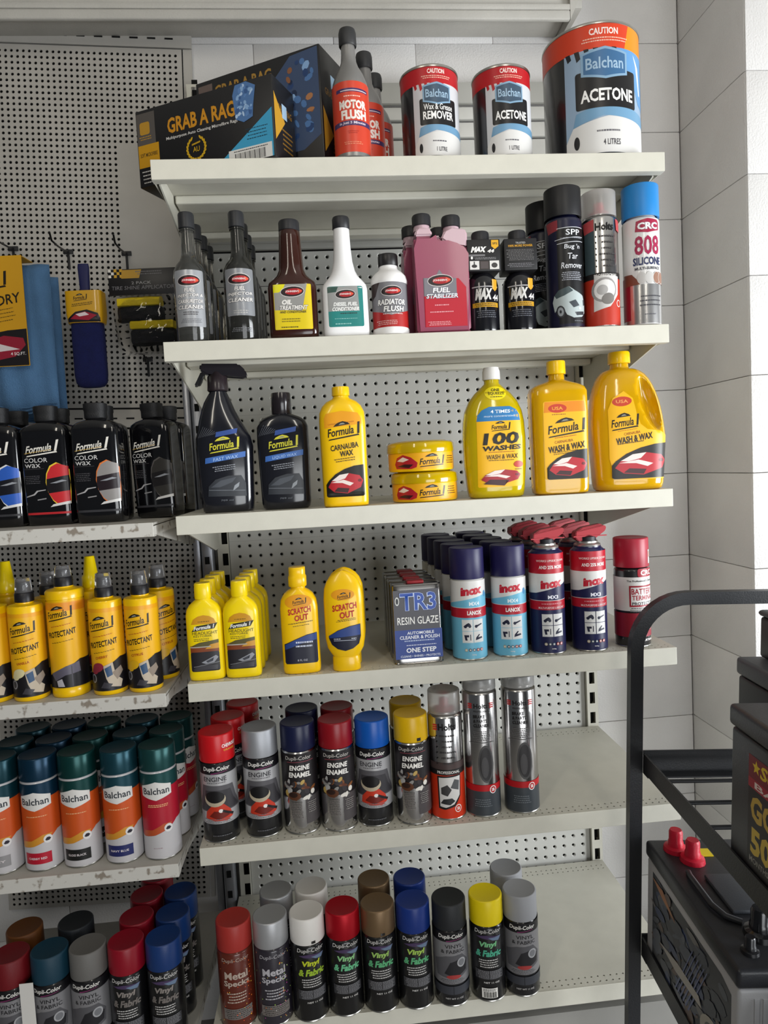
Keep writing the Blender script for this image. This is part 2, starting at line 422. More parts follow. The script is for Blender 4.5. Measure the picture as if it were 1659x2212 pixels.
# ------------------------------------------------------------------ shelves
def perf_strip(bm, x0, x1, y0, rows, p, rh, z):
    """strip of real holes in the deck, lying flat"""
    nx = int((x1 - x0) / p)
    t = peg_mesh(x0 + ((x1-x0) - nx*p)/2, 0, nx, rows, p, rh, 0, thick=.0012, xlo=x0, x1=x1)
    me = bpy.data.meshes.new('t'); t.to_mesh(me); t.free()
    for v in me.vertices:
        x, y, zz = v.co; v.co = (x, y0 + zz, z - y)
    bm.from_mesh(me); bpy.data.meshes.remove(me)
def shelf(name, label, x0, x1, y0, yb, z, lip, m, holes=True, group=None, bracket=(.03, .10), under=True, rear=False):
    t = thing(name, label, 'shelf', ((x0+x1)/2, y0, z), 0, group)
    ox, oy, oz = (x0+x1)/2, y0, z
    X0, X1, Y1 = x0 - ox, x1 - ox, yb - oy
    bm = bmesh.new()
    if holes:
        pr = .0127; rw = 3 * pr
        def q(ya, yb2): bm.faces.new([bm.verts.new(c) for c in ((X0, ya, 0), (X1, ya, 0), (X1, yb2, 0), (X0, yb2, 0))])
        q(.0, .004); perf_strip(bm, X0, X1, .004, 2, pr, .0020, 0); ye = .004 + 2*pr
        if rear:
            q(ye, Y1 - .04); perf_strip(bm, X0, X1, Y1 - .04, 2, pr, .0020, 0); q(Y1 - .04 + 2*pr, Y1)
        else: q(ye, Y1)
        add_box(bm, X0, .0, -.006, X1, Y1, -.0025)
    else: add_box(bm, X0, 0, -.004, X1, Y1, 0)
    bm_obj('deck', bm, LDECK if m is SCUFF else m, t)
    bm = bmesh.new(); add_box(bm, X0, -.0012, -lip, X1, .0015, .0005, 0, .0008, 2); add_box(bm, X0, .0016, -lip, X1, .018, -lip + .0015)
    add_box(bm, X0, .0016, -lip + .002, X0 + .0012, Y1, -.006); add_box(bm, X1 - .0012, .0016, -lip + .002, X1, Y1, -.006)
    bm_obj('front_lip', bm, m, t)
    if under:
        bm = bmesh.new(); add_box(bm, X0 + .012, .135, -.022, X1 - .012, .185, -.0065, 0, .003); add_box(bm, X0 + .012, Y1 - .06, -.02, X1 - .012, Y1 - .03, -.0065, 0, .003)
        bm_obj('stiffener', bm, m, t)
    for xs in (X0 + .006, X1 - .009):
        bm = bmesh.new(); a, b = bracket
        pts = [(.03, -.0065), (Y1 - .002, -.0065), (Y1 - .002, -b), (Y1 - .05, -b), (.03, -a)]
        for dx in (0, .003): pass
        A0 = [bm.verts.new((xs, y_, z_)) for y_, z_ in pts]; A1 = [bm.verts.new((xs + .003, y_, z_)) for y_, z_ in pts]
        bm.faces.new(A0); bm.faces.new(A1[::-1])
        for i in range(5): bm.faces.new((A0[i], A1[i], A1[(i+1) % 5], A0[(i+1) % 5]))
        bm_obj('bracket', bm, m, t)
    return t
ZS = [1.8874, 1.5842, 1.2848, .9872, .6863, .3419]
SL = ['topmost cream shelf of the right bay, carrying solvent tins and the rag boxes', 'second cream shelf from the top, carrying additive bottles',
      'third cream shelf, carrying yellow wash and wax bottles', 'fourth cream shelf, carrying lubricant cans and the scratch remover',
      'fifth cream shelf, carrying engine paint cans, bare at its right half', 'lowest cream shelf, carrying vinyl paint cans with coloured caps']
for i in range(6):
    shelf('metal_shelf', SL[i], 0, .9, 0, .3995 if i else .3995, ZS[i], .0325, CREAM, True, 'cream shelves of the right bay', rear=(i > 3))
ZL = [1.2775, .978, .669, .322]
LL = ['scuffed white left bay shelf, uppermost, under the black car wax bottles', 'scuffed white left bay shelf under the yellow protectant bottles',
      'scuffed white left bay shelf under the orange and teal spray cans', 'lowest left bay shelf under the dark red, grey and blue capped cans']
for i in range(4):
    shelf('metal_shelf', LL[i], -.50, -.036, -.012, .383, ZL[i], .024, SCUFF, False, 'scuffed shelves of the left bay', bracket=(.022, .075), under=False)

# ------------------------------------------------------------------ spray cans
def plastic(c, r=.38): return mat(c, r)
def can_body(t, r, hs, col=None, m=None, neck=None, rim=True):
    """lathe: rolled base rim, wall, shoulder up to the valve cup"""
    n = neck or r * .78
    lathe_obj('body', [(0, 3), (r*.86, .8), (r - .6, 2.0), (r, 4), (r, hs - 5), (r - 1, hs - 2.4), (n, hs + 3), (n, hs + 5), (n*.6, hs + 5), (0, hs + 4)], m or mat(col, .3, coat=.5), t)
    if rim:
        lathe_obj('base_rim', [(r*.84, 0), (r + .3, .2), (r + .8, 1.4), (r + .2, 2.8), (r - .8, 3.0)], TINRIM, t)
def cap_part(t, r, z0, z1, m, n=40, name='cap', dome=0):
    return lathe_obj(name, [(r*.9, z0 + .5), (r, z0), (r + .25, z0 + 1), (r - .1, z1 - 2.4), (r - .8, z1 - .8), (r - 2.4, z1 - (0 if not dome else .3)), (r*.86, z1 - .5 + dome*.3), (0, z1 - .6 + dome)], m, t, n)
def full(A, r, v0, v1, col, m=None):
    A.rect(-r*PI*.985, v0, r*PI*.985, v1, col, m=m)
ENG = Round([(0, 33), (250, 33)])
def dc_logo(A, u, v, wd, col='#ece9e4', rot=0.0):
    A.text('Dupli-Color', u, v, wd, wd*.2, col, .02, .15, rot)
    A.poly([(u - wd*.2, v - wd*.17), (u + wd*.4, v - wd*.10), (u + wd*.42, v - wd*.085), (u - wd*.2, v - wd*.14)], '#8a2f6a')
def engine_new(name, lab, capc, loc, rz, grp=None, metalcap=False, chev=False):
    t = thing(name, lab, 'spray can', loc, rz, grp)
    can_body(t, 32.6, 148, '#17171a')
    m = mat(capc, .42, metal=.55, bump=.15, bscale=1500) if metalcap else mat(capc, .33, bump=.05, bscale=900)
    cap_part(t, 32.3, 149, 199, m)
    A = Art(ENG); g = mat('#b9b8ba', .3, metal=.35)
    full(A, 33, 36, 128, None, m=g)
    full(A, 33, 128, 147, '#131216')
    A.poly([(-50, 58), (-34, 88), (-30, 108), (30, 106), (36, 84), (50, 60)], '#565458')
    A.poly([(-40, 60), (-26, 84), (-24, 98), (24, 98), (30, 80), (44, 62)], '#39373b')
    dc_logo(A, 0, 137, 50)
    A.text('ENGINE', -4, 119, 43, 8.5, '#26242a', .01)
    A.lines(-2, 110, 114, 40, 1, '#6f6c70', 3)
    A.poly([(-24, 58), (-26, 46), (-8, 42), (14, 40), (26, 47), (22, 60), (10, 72), (-10, 72)], '#c2361f')
    A.poly([(-18, 50), (0, 44), (20, 50), (12, 58), (-8, 60)], '#6e1c12')
    A.ell(-6, 82, 20, 14, '#b7aa92'); A.ell(-6, 86, 18, 11, '#141214'); A.ell(4, 60, 4, 3.4, '#e8e4e0')
    A.poly([(6, 58), (26, 48), (28, 52), (8, 62)], '#171316')
    A.lines(-2, 37, 46, 56, 3, '#77757a', 5)
    A.lines(4, 12, 16, 36, 1, '#5f5f63', 6)
    A.build(t)
    if chev:
        B = Art(Round([(0, 32.7), (250, 32.7)])); B.text('CHEVROLET', 30, 178, 34, 6.5, '#f3f0ee', .03); B.text('ORANGE', 28, 170, 24, 3.5, '#e8b23a', .01); B.build(t, 'cap_print')
    return t
def enamel_old(name, lab, capc, loc, rz, grp=None, mark=False):
    t = thing(name, lab, 'spray can', loc, rz, grp)
    can_body(t, 32.6, 155, m=mat('#c4c3c4', .18, metal=1.0))
    cap_part(t, 32.0, 156, 203, mat(capc, .33, bump=.05, bscale=900))
    A = Art(ENG)
    full(A, 33, 70, 152, '#201c1e')
    A.rect(10, 20, 60, 70, '#4a4546'); A.rect(-100, 16, -48, 70, '#2a2728')
    A.text('Dupli-Color', 0, 143, 50, 9, '#cfcac4', .0, .12)
    A.poly([(-22, 136), (30, 137), (30, 138), (-22, 137)], '#8a3f4a')
    A.text('ENGINE', 2, 126, 38, 9.5, '#eeeae4', .035, .1); A.text('ENAMEL', 2, 113, 42, 9.5, '#eeeae4', .035, .1)
    rn = random.Random(5)
    for i in range(26):
        A.ell(rn.uniform(-28, 28), rn.uniform(66, 102), rn.uniform(3, 9), rn.uniform(2, 7), rn.choice(['#8d8a86', '#5c2f1c', '#b79a55', '#353033', '#a9a7a5', '#7c4a24', '#ddd8cf']), rn.uniform(0, 3), 8)
    A.ell(-10, 74, 12, 8, '#5a3420'); A.ell(-12, 76, 8, 5, '#2c1a14')
    A.lines(-8, 30, 62, 26, 10, '#77706c', 8); A.lines(22, 40, 62, 18, 6, '#8f8a86', 9)
    A.build(t)
    if mark: B = Art(Round([(0, 32.3), (250, 32.3)])); B.rect(12, 158, 20, 164, '#1d1a18'); B.build(t, 'cap_print')
    return t
def vinyl_old(name, lab, capc, loc, rz, grp=None, metalcap=False, mark=False, g1='#a9c83a', g2='#5fb27c', bar=False):
    t = thing(name, lab, 'spray can', loc, rz, grp)
    can_body(t, 32.6, 145, '#0e0e10')
    m = mat(capc, .36, metal=.45, bump=.12, bscale=1500) if metalcap else mat(capc, .34, bump=.08, bscale=1200)
    cap_part(t, 32.0, 146, 194, m)
    A = Art(ENG)
    A.text('Dupli-Color', 4, 136, 52, 10, '#e8e5e2', .0, .15)
    A.poly([(-20, 127), (0, 130), (30, 126), (26, 119), (8, 122), (-10, 124)], '#4a3a5c'); A.poly([(4, 125), (30, 126), (24, 118), (12, 120)], '#6c7f9a')
    A.text('Vinyl', 2, 111, 34, 13, g1, .045, .2); A.text('& Fabric', 4, 95, 50, 13, g2, .045, .2)
    A.lines(4, 66, 84, 40, 4, '#cfccca', 12)
    A.rect(-24, 44, 32, 62, '#3a3a3d'); A.lines(4, 45, 61, 52, 6, '#8d8c90', 13); A.rect(3, 44, 4, 62, '#101012')
    A.text('NET 11 OZ', 8, 38, 30, 3.2, '#d6d3d0', .02)
    if bar:
        A.rect(-12, 8, 18, 27, '#e9e6e0')
        for k in range(13): A.rect(-8 + k*1.8, 9, -7.2 + k*1.8 + (.5 if k % 3 == 0 else 0), 20, '#19181a')
        A.lines(2, 21, 26, 26, 2, '#4a484a', 3)
    A.build(t)
    if mark: B = Art(Round([(0, 32.3), (250, 32.3)])); B.rect(6, 148, 14, 153, '#1d1a18'); B.build(t, 'cap_print')
    return t
def vinyl_new(name, lab, capc, loc, rz, grp=None):
    t = thing(name, lab, 'spray can', loc, rz, grp)
    can_body(t, 32.6, 145, '#16161a'); cap_part(t, 32.0, 146, 194, mat(capc, .5, bump=.15, bscale=1300))
    A = Art(ENG); full(A, 33, 44, 126, None, m=mat('#8e8d90', .35, metal=.3)); full(A, 33, 126, 144, '#141317')
    dc_logo(A, 2, 135, 50)
    A.text('VINYL', 6, 117, 34, 7, '#1c1b1f', .01); A.text('& FABRIC', 4, 107, 46, 7, '#1c1b1f', .01)
    A.poly([(-30, 58), (-34, 88), (-10, 98), (22, 100), (36, 84), (34, 62), (10, 54)], '#57565a')
    A.poly([(-14, 64), (-2, 86), (18, 92), (32, 82), (30, 66), (8, 58)], '#232226')
    A.ell(20, 84, 9, 9, '#a9a9ac'); A.ell(20, 84, 6.5, 6.5, '#77787c'); A.ell(4, 58, 14, 4, '#a33a38')
    A.lines(2, 45, 54, 50, 3, '#5a595d', 4); full(A, 33, 24, 40, '#3b3d44'); A.rect(2, 24, 3, 40, '#16161a'); A.text('NET WT 11 OZ', 4, 16, 34, 3.2, '#bdbbb9', .02)
    A.build(t); return t
def specks(name, lab, capc, base, ink, loc, rz, grp=None, metalcap=False):
    t = thing(name, lab, 'spray can', loc, rz, grp)
    can_body(t, 32.6, 145, base)
    cap_part(t, 32.0, 146, 194, mat(capc, .36, metal=.5, bump=.12, bscale=1500) if metalcap else mat(capc, .4, bump=.08, bscale=900))
    A = Art(ENG)
    A.text('Dupli-Color', 2, 131, 52, 9, ink, .0, .15)
    A.text('Metal', 2, 103, 44, 14, ink, .03); A.text('Specks', 2, 87, 48, 14, ink, .03)
    A.lines(2, 50, 72, 38, 4, ink, 15); A.rect(-26, 20, 30, 40, '#77706c')
    A.lines(2, 21, 39, 50, 5, '#2b2726', 7)
    rn = random.Random(hash(base) % 97 if False else len(base) + ord(base[1]))
    cols = ['#ff8a3a', '#ffd24a', '#f05a2a'] if base[1] != '2' else ['#b7e05a', '#f0e26a', '#e05ac0', '#ff8a4a', '#e8e8e8']
    for i in range(46):
        A.ell(rn.choice([rn.gauss(24, 5), rn.uniform(-34, 34)]), rn.uniform(12, 140), rn.uniform(.5, 1.3), rn.uniform(.5, 1.6), rn.choice(cols), 0, 5)
    A.build(t); return t
ORIENT = {}
def place(z, x, y): return (x, y, z + .0004)
Z1, Z2, Z3, Z4, Z5, Z6 = ZS
R_ = math.radians
def deeper(root, z, pts, rz, labs, grp=None):
    for (x, y), l in zip(pts, labs): dup(root, place(z, x, y), rz, l, group=grp)

# lowest shelf of the right bay
g6 = 'upholstery paint cans on the lowest right shelf'
P6 = .194
t = specks('spray_can', 'brick-red capped spray can with red-brown sparkling label at the left end of the lowest shelf', '#a5302a', '#5e2214', '#b9a79a', place(Z6, .046, .026), R_(4), g6)
t = specks('spray_can', 'silver capped spray can with glittering dark label, front one, on lowest shelf', '#b4b5b8', '#2b2730', '#b9b6bb', place(Z6, .1135, .024), R_(6), g6, True)
deeper(t, Z6, [(.120, .098)], R_(30), ['silver capped spray can directly behind the silver glittering one on the lowest shelf'])
t = vinyl_old('spray_can', 'white capped black spray can with yellow-green lettering, front one on the lowest shelf', '#e3dfda', place(Z6, .181, .024), R_(4), g6, mark=True, g1='#c3cf2e', g2='#9fbf35')
deeper(t, Z6, [(.1885, .100)], R_(-40), ['white capped spray can behind the white capped one on the lowest shelf'])
vinyl_old('spray_can', 'metallic crimson capped black spray can with pale green lettering on the lowest shelf', '#b3061c', place(Z6, .2478, .027), R_(0), g6, metalcap=True, g1='#8fc98a', g2='#6fc592')
t = vinyl_old('spray_can', 'bronze brown capped black spray can, front one on the lowest shelf', '#7d6549', place(Z6, .3142, .026), R_(-6), g6, metalcap=True, mark=True, g1='#9cc566')
deeper(t, Z6, [(.313, .104)], R_(50), ['bronze brown capped spray can behind the other brown capped one on the lowest shelf'])
t = vinyl_old('spray_can', 'royal blue capped black spray can, front one on the lowest shelf', '#14317c', place(Z6, .3805, .024), R_(-6), g6, g1='#a5c95a')
deeper(t, Z6, [(.384, .098)], R_(40), ['royal blue capped spray can behind the front blue capped one on the lowest shelf'])
vinyl_new('spray_can', 'charcoal capped spray can between the blue and yellow capped ones on the lowest shelf', '#232528', place(Z6, .449, .021), R_(-8), g6)
vinyl_old('spray_can', 'bright yellow capped black spray can with white barcode sticker on the lowest shelf', '#ecd20b', place(Z6, .520, .022), R_(-14), g6, g1='#7ac08a', g2='#4fae8f', bar=True)
t = vinyl_new('spray_can', 'light grey capped spray can at the right end of the front row on lowest shelf', '#9b9ca0', place(Z6, .587, .024), R_(-12), g6)
deeper(t, Z6, [(.580, .096)], R_(60), ['light grey capped spray can behind the rightmost grey capped one on the lowest shelf'])

# fifth shelf
g5 = 'engine paint cans on the fifth shelf'
t = engine_new('spray_can', 'bright red capped engine paint can, frontmost of the three at left of fifth shelf', '#c8141c', place(Z5, .035, .044), R_(3), g5, chev=True)
deeper(t, Z5, [(.046, .118), (.066, .192)], R_(20), ['bright red capped paint can, second of the three standing in line on fifth shelf', 'bright red capped paint can, rearmost of the three in line on fifth shelf'])
engine_new('spray_can', 'silver-grey capped engine paint can beside the red capped one on fifth shelf', '#a9abb0', place(Z5, .113, .048), R_(6), g5, metalcap=True)
t = enamel_old('spray_can', 'navy capped engine enamel can with chrome base, front one on fifth shelf', '#141a3c', place(Z5, .184, .046), R_(0), g5)
deeper(t, Z5, [(.190, .118)], R_(30), ['navy capped paint can behind the front navy capped one on fifth shelf'])
t = enamel_old('spray_can', 'dark red capped engine enamel can with chrome base, front one on fifth shelf', '#8e0e1b', place(Z5, .254, .044), R_(-2), g5)
deeper(t, Z5, [(.259, .112)], R_(30), ['dark red capped paint can behind the front dark red capped one on fifth shelf'])
engine_new('spray_can', 'bright blue capped engine paint can on fifth shelf', '#0b55b0', place(Z5, .323, .049), R_(-6), g5)
t = enamel_old('spray_can', 'yellow capped engine enamel can, front one on fifth shelf', '#e2b406', place(Z5, .396, .042), R_(-8), g5, mark=True)
deeper(t, Z5, [(.395, .112)], R_(30), ['ochre yellow capped paint can behind the front yellow capped one on fifth shelf'])

CLEAR = mat('#f2f1ee', .12, trans=.82)
def holts(name, lab, loc, rz, grp, h, hs, r, kind):
    t = thing(name, lab, 'spray can', loc, rz, grp)
    can_body(t, r - .3, hs, m=mat('#c9c7c6', .2, metal=1.0), neck=r*.72)
    if kind != 'brake':
        cap = cap_part(t, r - 2.5, hs + 2, h, mat('#dedbd8', .3, trans=.7), name='clear_cap')
        lathe_obj('nozzle', [(14, hs + 5), (13, hs + 12), (6.5, hs + 14), (6.5, hs + 26), (5, hs + 28), (0, hs + 28)], mat('#c41f35', .4), t, 20)
    else:
        cap_part(t, r - 1.5, hs + 2, h, mat('#c9c8c6', .25, trans=.55), name='clear_cap')
        lathe_obj('nozzle', [(12, hs + 5), (11, hs + 10), (5, hs + 12), (5, hs + 20), (0, hs + 20)], mat('#d8d6d4', .4), t, 20)
    A = Art(Round([(0, r), (300, r)]))
    if kind == 'brake':
        full(A, r, 3, 50, '#3b4045'); full(A, r, 50, 62, '#b3141c')
        A.ell(8, 102, 15, 36, '#4b4a4a'); A.ell(8, 102, 12, 32, '#2f2d2e'); A.ell(6, 96, 7, 20, '#454344')
        A.ell(20, 52, 7, 7.5, '#efedea'); A.ell(20, 52, 5.6, 6.1, '#a9151c'); A.text('SB', 20, 52, 6, 6, '#efedea', .03)
        A.text('Holts', 2, 213, 27, 9, '#1d1b1b', .025)
        for s_ in (-1, 1):
            for k in range(3): A.rect(2 + s_*17, 208.5 + k*3.6, 2 + s_*25, 210.7 + k*3.6, '#c62a2a')
        A.text('PROFESSIONAL', 4, 203, 32, 3, '#343233', .01)
        for k, s_ in enumerate(('BRAKE', '& PARTS', 'CLEANER')): A.text(s_, -2 + k*2, 193 - k*8.6, 22 + k*4, 6.2, '#232122', .02)
        A.lines(2, 146, 166, 36, 6, '#6a6868', 4); A.rect(-24, 143, 26, 144, '#6a6868'); A.lines(0, 20, 36, 34, 4, '#70767b', 6)
    else:
        cc = '#c9310f' if kind == 'copper' else '#b3301d'
        full(A, r, 3, 86, cc); full(A, r, 86, 97, '#1d1a1a')
        if kind == 'copper':
            full(A, r, 97, 110, '#4a3c3a')
            A.poly([(-18, 22), (-6, 20), (14, 26), (26, 44), (28, 86), (-19, 84)], '#1d1a1a'); A.poly([(-15, 26), (-4, 24), (12, 30), (24, 46), (26, 83), (-16, 81)], '#d3d0cd')
            A.poly([(-12, 50), (-12, 62), (0, 68), (8, 58), (0, 46)], '#3c3a3b'); A.poly([(6, 62), (14, 78), (24, 74), (22, 56)], '#57585a')
            A.poly([(-14, 32), (-8, 40), (8, 42), (14, 36), (4, 29)], '#2a2b2d'); A.text('PROFESSIONAL', 4, 91.5, 44, 5.5, '#dedad6', .02)
            A.ell(20, 21, 7, 7.5, '#efedea'); A.ell(20, 21, 5.6, 6.1, cc); A.text('SB', 20, 21, 6, 6, '#efedea', .03)
        else:
            A.poly([(-24, 28), (6, 36), (24, 58), (26, 90), (-22, 92)], '#c9c6c3')
            A.ell(-4, 66, 24, 22, '#8f8b89', .3); A.ell(-3, 66, 20, 18, '#dcd9d6', .3); A.ell(-8, 66, 10, 9, '#a9a6a4', .3); A.ell(2, 50, 12, 10, '#77736f', .3)
            A.text('PROFESSIONAL', 0, 91.5, 44, 5.5, '#dedad6', .02); A.ell(26, 42, 6, 6.5, '#efedea'); A.ell(26, 42, 4.8, 5.2, cc)
            A.rect(-40, 96, -20, 190, '#3c4b50'); A.poly([(-44, 188), (-20, 192), (-20, 172), (-40, 168)], '#b3474a'); A.poly([(22, 192), (44, 188), (42, 168), (24, 172)], '#b3474a')
        A.text('Holts', 4 if kind == 'copper' else -1, 178, 34, 13, '#1a1818', .03)
        if kind == 'copper':
            for k in range(3): A.rect(-24, 172 + k*4.2, -15, 174.4 + k*4.2, '#c62a2a')
        for k in range(6):
            A.ell(-17, 161 - k*10.5, 1.4, 1.4, '#1e1c1c', 0, 8); A.lines(4, 158.6 - k*10.5, 163.4 - k*10.5, 32 - (k % 3)*5, 1, '#3c3939', 20 + k, 2.4)
    A.build(t); return t
holts('spray_can', 'spray can with frosted clear cap over a red nozzle and orange base on fifth shelf', place(Z5, .4625, .048), R_(-10), g5, 241, 198, 33, 'copper')
hb = holts('spray_can', 'tall polished brake cleaner can, left one of the pair on fifth shelf', place(Z5, .5305, .046), R_(-12), g5, 262, 238, 33, 'brake')
deeper(hb, Z5, [(.606, .046)], R_(-14), ['tall polished brake cleaner can, right one of the pair, rightmost item on fifth shelf'])

# fourth shelf
g4 = 'lubricant cans on the fourth shelf'
def inox(name, lab, loc, rz, kind):
    t = thing(name, lab, 'spray can', loc, rz, g4)
    r = 32.5; A = Art(Round([(0, r), (300, r)]))
    if kind == 4:
        can_body(t, r - .3, 150, '#dcdad6'); cap_part(t, 32.2, 151, 208, mat('#1e1a4a', .42))
        full(A, r, 3, 92, '#6db4d0'); full(A, r, 80, 98, '#b01a2c'); full(A, r, 98, 148, '#d9d7d4')
        A.poly([(-55, 99), (55, 99), (55, 124), (30, 122), (-30, 110), (-55, 104)], '#6db4d0')
        A.text('MX4', 4, 106, 20, 7, '#dfe9ee', .03); A.text('LANOX', 4, 89, 28, 8, '#f1ecea', .04)
        A.text('inox', 0, 130, 42, 16, '#bb1c30', .06, .15, .1); A.ell(29, 122, 4, 6, '#4a8ab8')
    else:
        can_body(t, r - .3, 192, '#1b1d45'); full(A, r, 3, 110, '#1c1e47'); full(A, r, 84, 101, '#b01a2c'); full(A, r, 101, 152, '#d9d7d4'); full(A, r, 152, 189, '#b3182a')
        A.poly([(-55, 102), (55, 102), (55, 138), (30, 132), (-30, 116), (-55, 114)], '#1c1e47')
        A.text('MX3', 2, 108, 20, 7, '#e6e6ee', .03); A.text('inox', 0, 133, 42, 16, '#bb1c30', .06, .15, .1)
        A.text('WORKS UPSIDE DOWN', 0, 176, 56, 4, '#e6c9c6', .02); A.text('AND 25% MORE', 0, 164, 46, 6.5, '#efe3e0', .03)
        A.text('MULTI-PURPOSE LUBRICANT', 0, 88, 52, 4, '#e8c3c6', .02); A.lines(0, 93, 98, 40, 1, '#d98a92', 2)
    A.rect(-21, 33, 21, 77, '#3a3d58' if kind == 3 else '#a9cbd8')
    for a in (0, 1):
        for b in (0, 1):
            x0, y0 = -20.2 + a*20.8, 34 + b*21.8; A.rect(x0, y0, x0 + 19.4, y0 + 20.6, '#dbdad8')
            c = '#23253a'
            if (a, b) == (0, 1): A.poly([(x0+2, y0+8), (x0+17, y0+8), (x0+15, y0+13), (x0+12, y0+15), (x0+8, y0+13)], c); A.ell(x0+6, y0+8, 3, 3, c, 0, 8); A.ell(x0+14, y0+8, 2.4, 2.4, c, 0, 8)
            elif (a, b) == (1, 1): A.poly([(x0+2, y0+9), (x0+16, y0+13), (x0+17, y0+11), (x0+7, y0+7)], c); A.ell(x0+5, y0+8, 3, 3, c, 0, 8)
            elif (a, b) == (0, 0): A.poly([(x0+3, y0+14), (x0+12, y0+14), (x0+12, y0+10), (x0+8, y0+10), (x0+9, y0+4), (x0+5, y0+4)], c); A.rect(x0+14, y0+4, x0+15.5, y0+15, c)
            else: A.poly([(x0+3, y0+4), (x0+17, y0+7), (x0+16, y0+10), (x0+8, y0+9), (x0+12, y0+14), (x0+10, y0+15), (x0+4, y0+9)], c)
    for k, c in enumerate(('#b8a98a', '#3d4a56', '#4a5a70', '#a8443c', '#b83a34')): A.ell(-14 + k*7.2, 20, 2.9, 2.9, c, 0, 10); A.ell(-14 + k*7.2, 20, 1.6, 1.6, '#d6d2cc', 0, 8)
    A.text('300g', 0, 11, 8, 2.4, '#e6e2dc', .02); A.build(t)
    if kind == 3:
        lathe_obj('collar', [(24, 195), (25, 200), (20, 203), (20, 206), (0, 206)], mat('#c2bfb9', .3, metal=.8), t, 24)
        lathe_obj('valve_cup', [(17, 204), (17, 214), (10, 218), (0, 218)], mat('#15131a', .5), t, 20)
        bm = bmesh.new(); RN = mat('#a8202c', .42)
        M = Matrix.Rotation(R_(-7), 4, 'Y')
        def hull(ps, y0, y1):
            a = [bm.verts.new(M @ Vector((x*.001, y0*.001, (z_ - 222)*.001)) + Vector((0, 0, .222))) for x, z_ in ps]; b = [bm.verts.new(M @ Vector((x*.001, y1*.001, (z_-222)*.001)) + Vector((0, 0, .222))) for x, z_ in ps]
            bm.faces.new(a); bm.faces.new(b[::-1])
            for i in range(len(ps)): bm.faces.new((a[i], b[i], b[(i+1) % len(ps)], a[(i+1) % len(ps)]))
        hull([(-27, 216), (-22, 209), (-4, 205), (10, 208), (33, 220), (36, 228), (30, 231), (-24, 228)], -11, 12)
        hull([(-26, 226), (30, 230), (27, 234), (-10, 233)], -8, 9)
        es = [e for e in bm.edges]; bmesh.ops.bevel(bm, geom=es, offset=.0015, segments=2, affect='EDGES')
        bm_obj('spray_trigger', bm, RN, t, 40)
        box('straw', -.030, -.013, .2145, .034, -.011, .2165, mat('#b5303a', .4), t)
    return t
for c_, (x0, y0, n, rz) in enumerate(((.517, .044, 5, 2), (.596, .047, 5, -8))):
    nm = ('left', 'right')[c_]
    t = inox('lubricant_can', f'navy-capped light blue lubricant can, front of the {nm} row on fourth shelf', place(Z4, x0, y0), R_(rz), 4)
    deeper(t, Z4, [(x0 - .001 - .0035*k, y0 + .0665*k) for k in range(1, n)], R_(20), [f'navy-capped light blue lubricant can, {o_} from the front of the {nm} row on fourth shelf' for o_ in ('second', 'third', 'fourth', 'fifth')])
for c_, (x0, y0, rz) in enumerate(((.669, .044, 0), (.750, .042, 0))):
    nm = ('left', 'right')[c_]
    t = inox('lubricant_can', f'navy and red trigger-top lubricant can, front of the {nm} row on fourth shelf', place(Z4, x0, y0), R_(rz), 3)
    deeper(t, Z4, [(x0 - .002*k, y0 + .074*k) for k in (1, 2)], R_(8), [f'navy and red trigger-top lubricant can, {o_} in the {nm} row on fourth shelf' for o_ in ('second', 'third')])
t = thing('spray_can', 'black and white spray can with crimson cap, rightmost on fourth shelf behind the cart', 'spray can', place(Z4, .837, .046), R_(6), g4)
can_body(t, 32.2, 150, '#171518'); cap_part(t, 32.4, 152, 207, mat('#a01a30', .38))
A = Art(ENG); full(A, 33, 70, 134, '#dcd9d6'); full(A, 33, 20, 66, '#8e1a2c'); A.rect(-6, 134, 34, 150, '#a01a2c', 4); A.text('CRC', 14, 142, 28, 10, '#eeeae6', .03)
A.text("The Professional's Choice", 2, 127, 56, 4, '#242125', .02); A.rect(-22, 78, 40, 118, '#9c1c2c'); A.rect(-19, 81, 42, 115, '#e0dddb'); A.text('BATTERY', 6, 107, 48, 11, '#a01c2c', .02); A.text('TERMINAL', 8, 95, 50, 9, '#a01c2c', .02)
A.text('PROTECTOR', 8, 84, 50, 6, '#242125', .02); A.lines(4, 67, 77, 50, 3, '#4a464a', 2); A.text('300g NET', 14, 34, 22, 5, '#e6d9d6', .02); A.ell(8, 50, 14, 7, '#3a1018'); A.text('INDUSTRIAL', 10, 14, 34, 4, '#e6e2df', .03)
A.build(t)
B = Art(Round([(0, 32.8), (260, 32.8)])); B.rect(21, 158, 28, 184, '#d9d5d2'); B.rect(23, 170, 26, 181, '#c9502a'); B.build(t, 'cap_print')

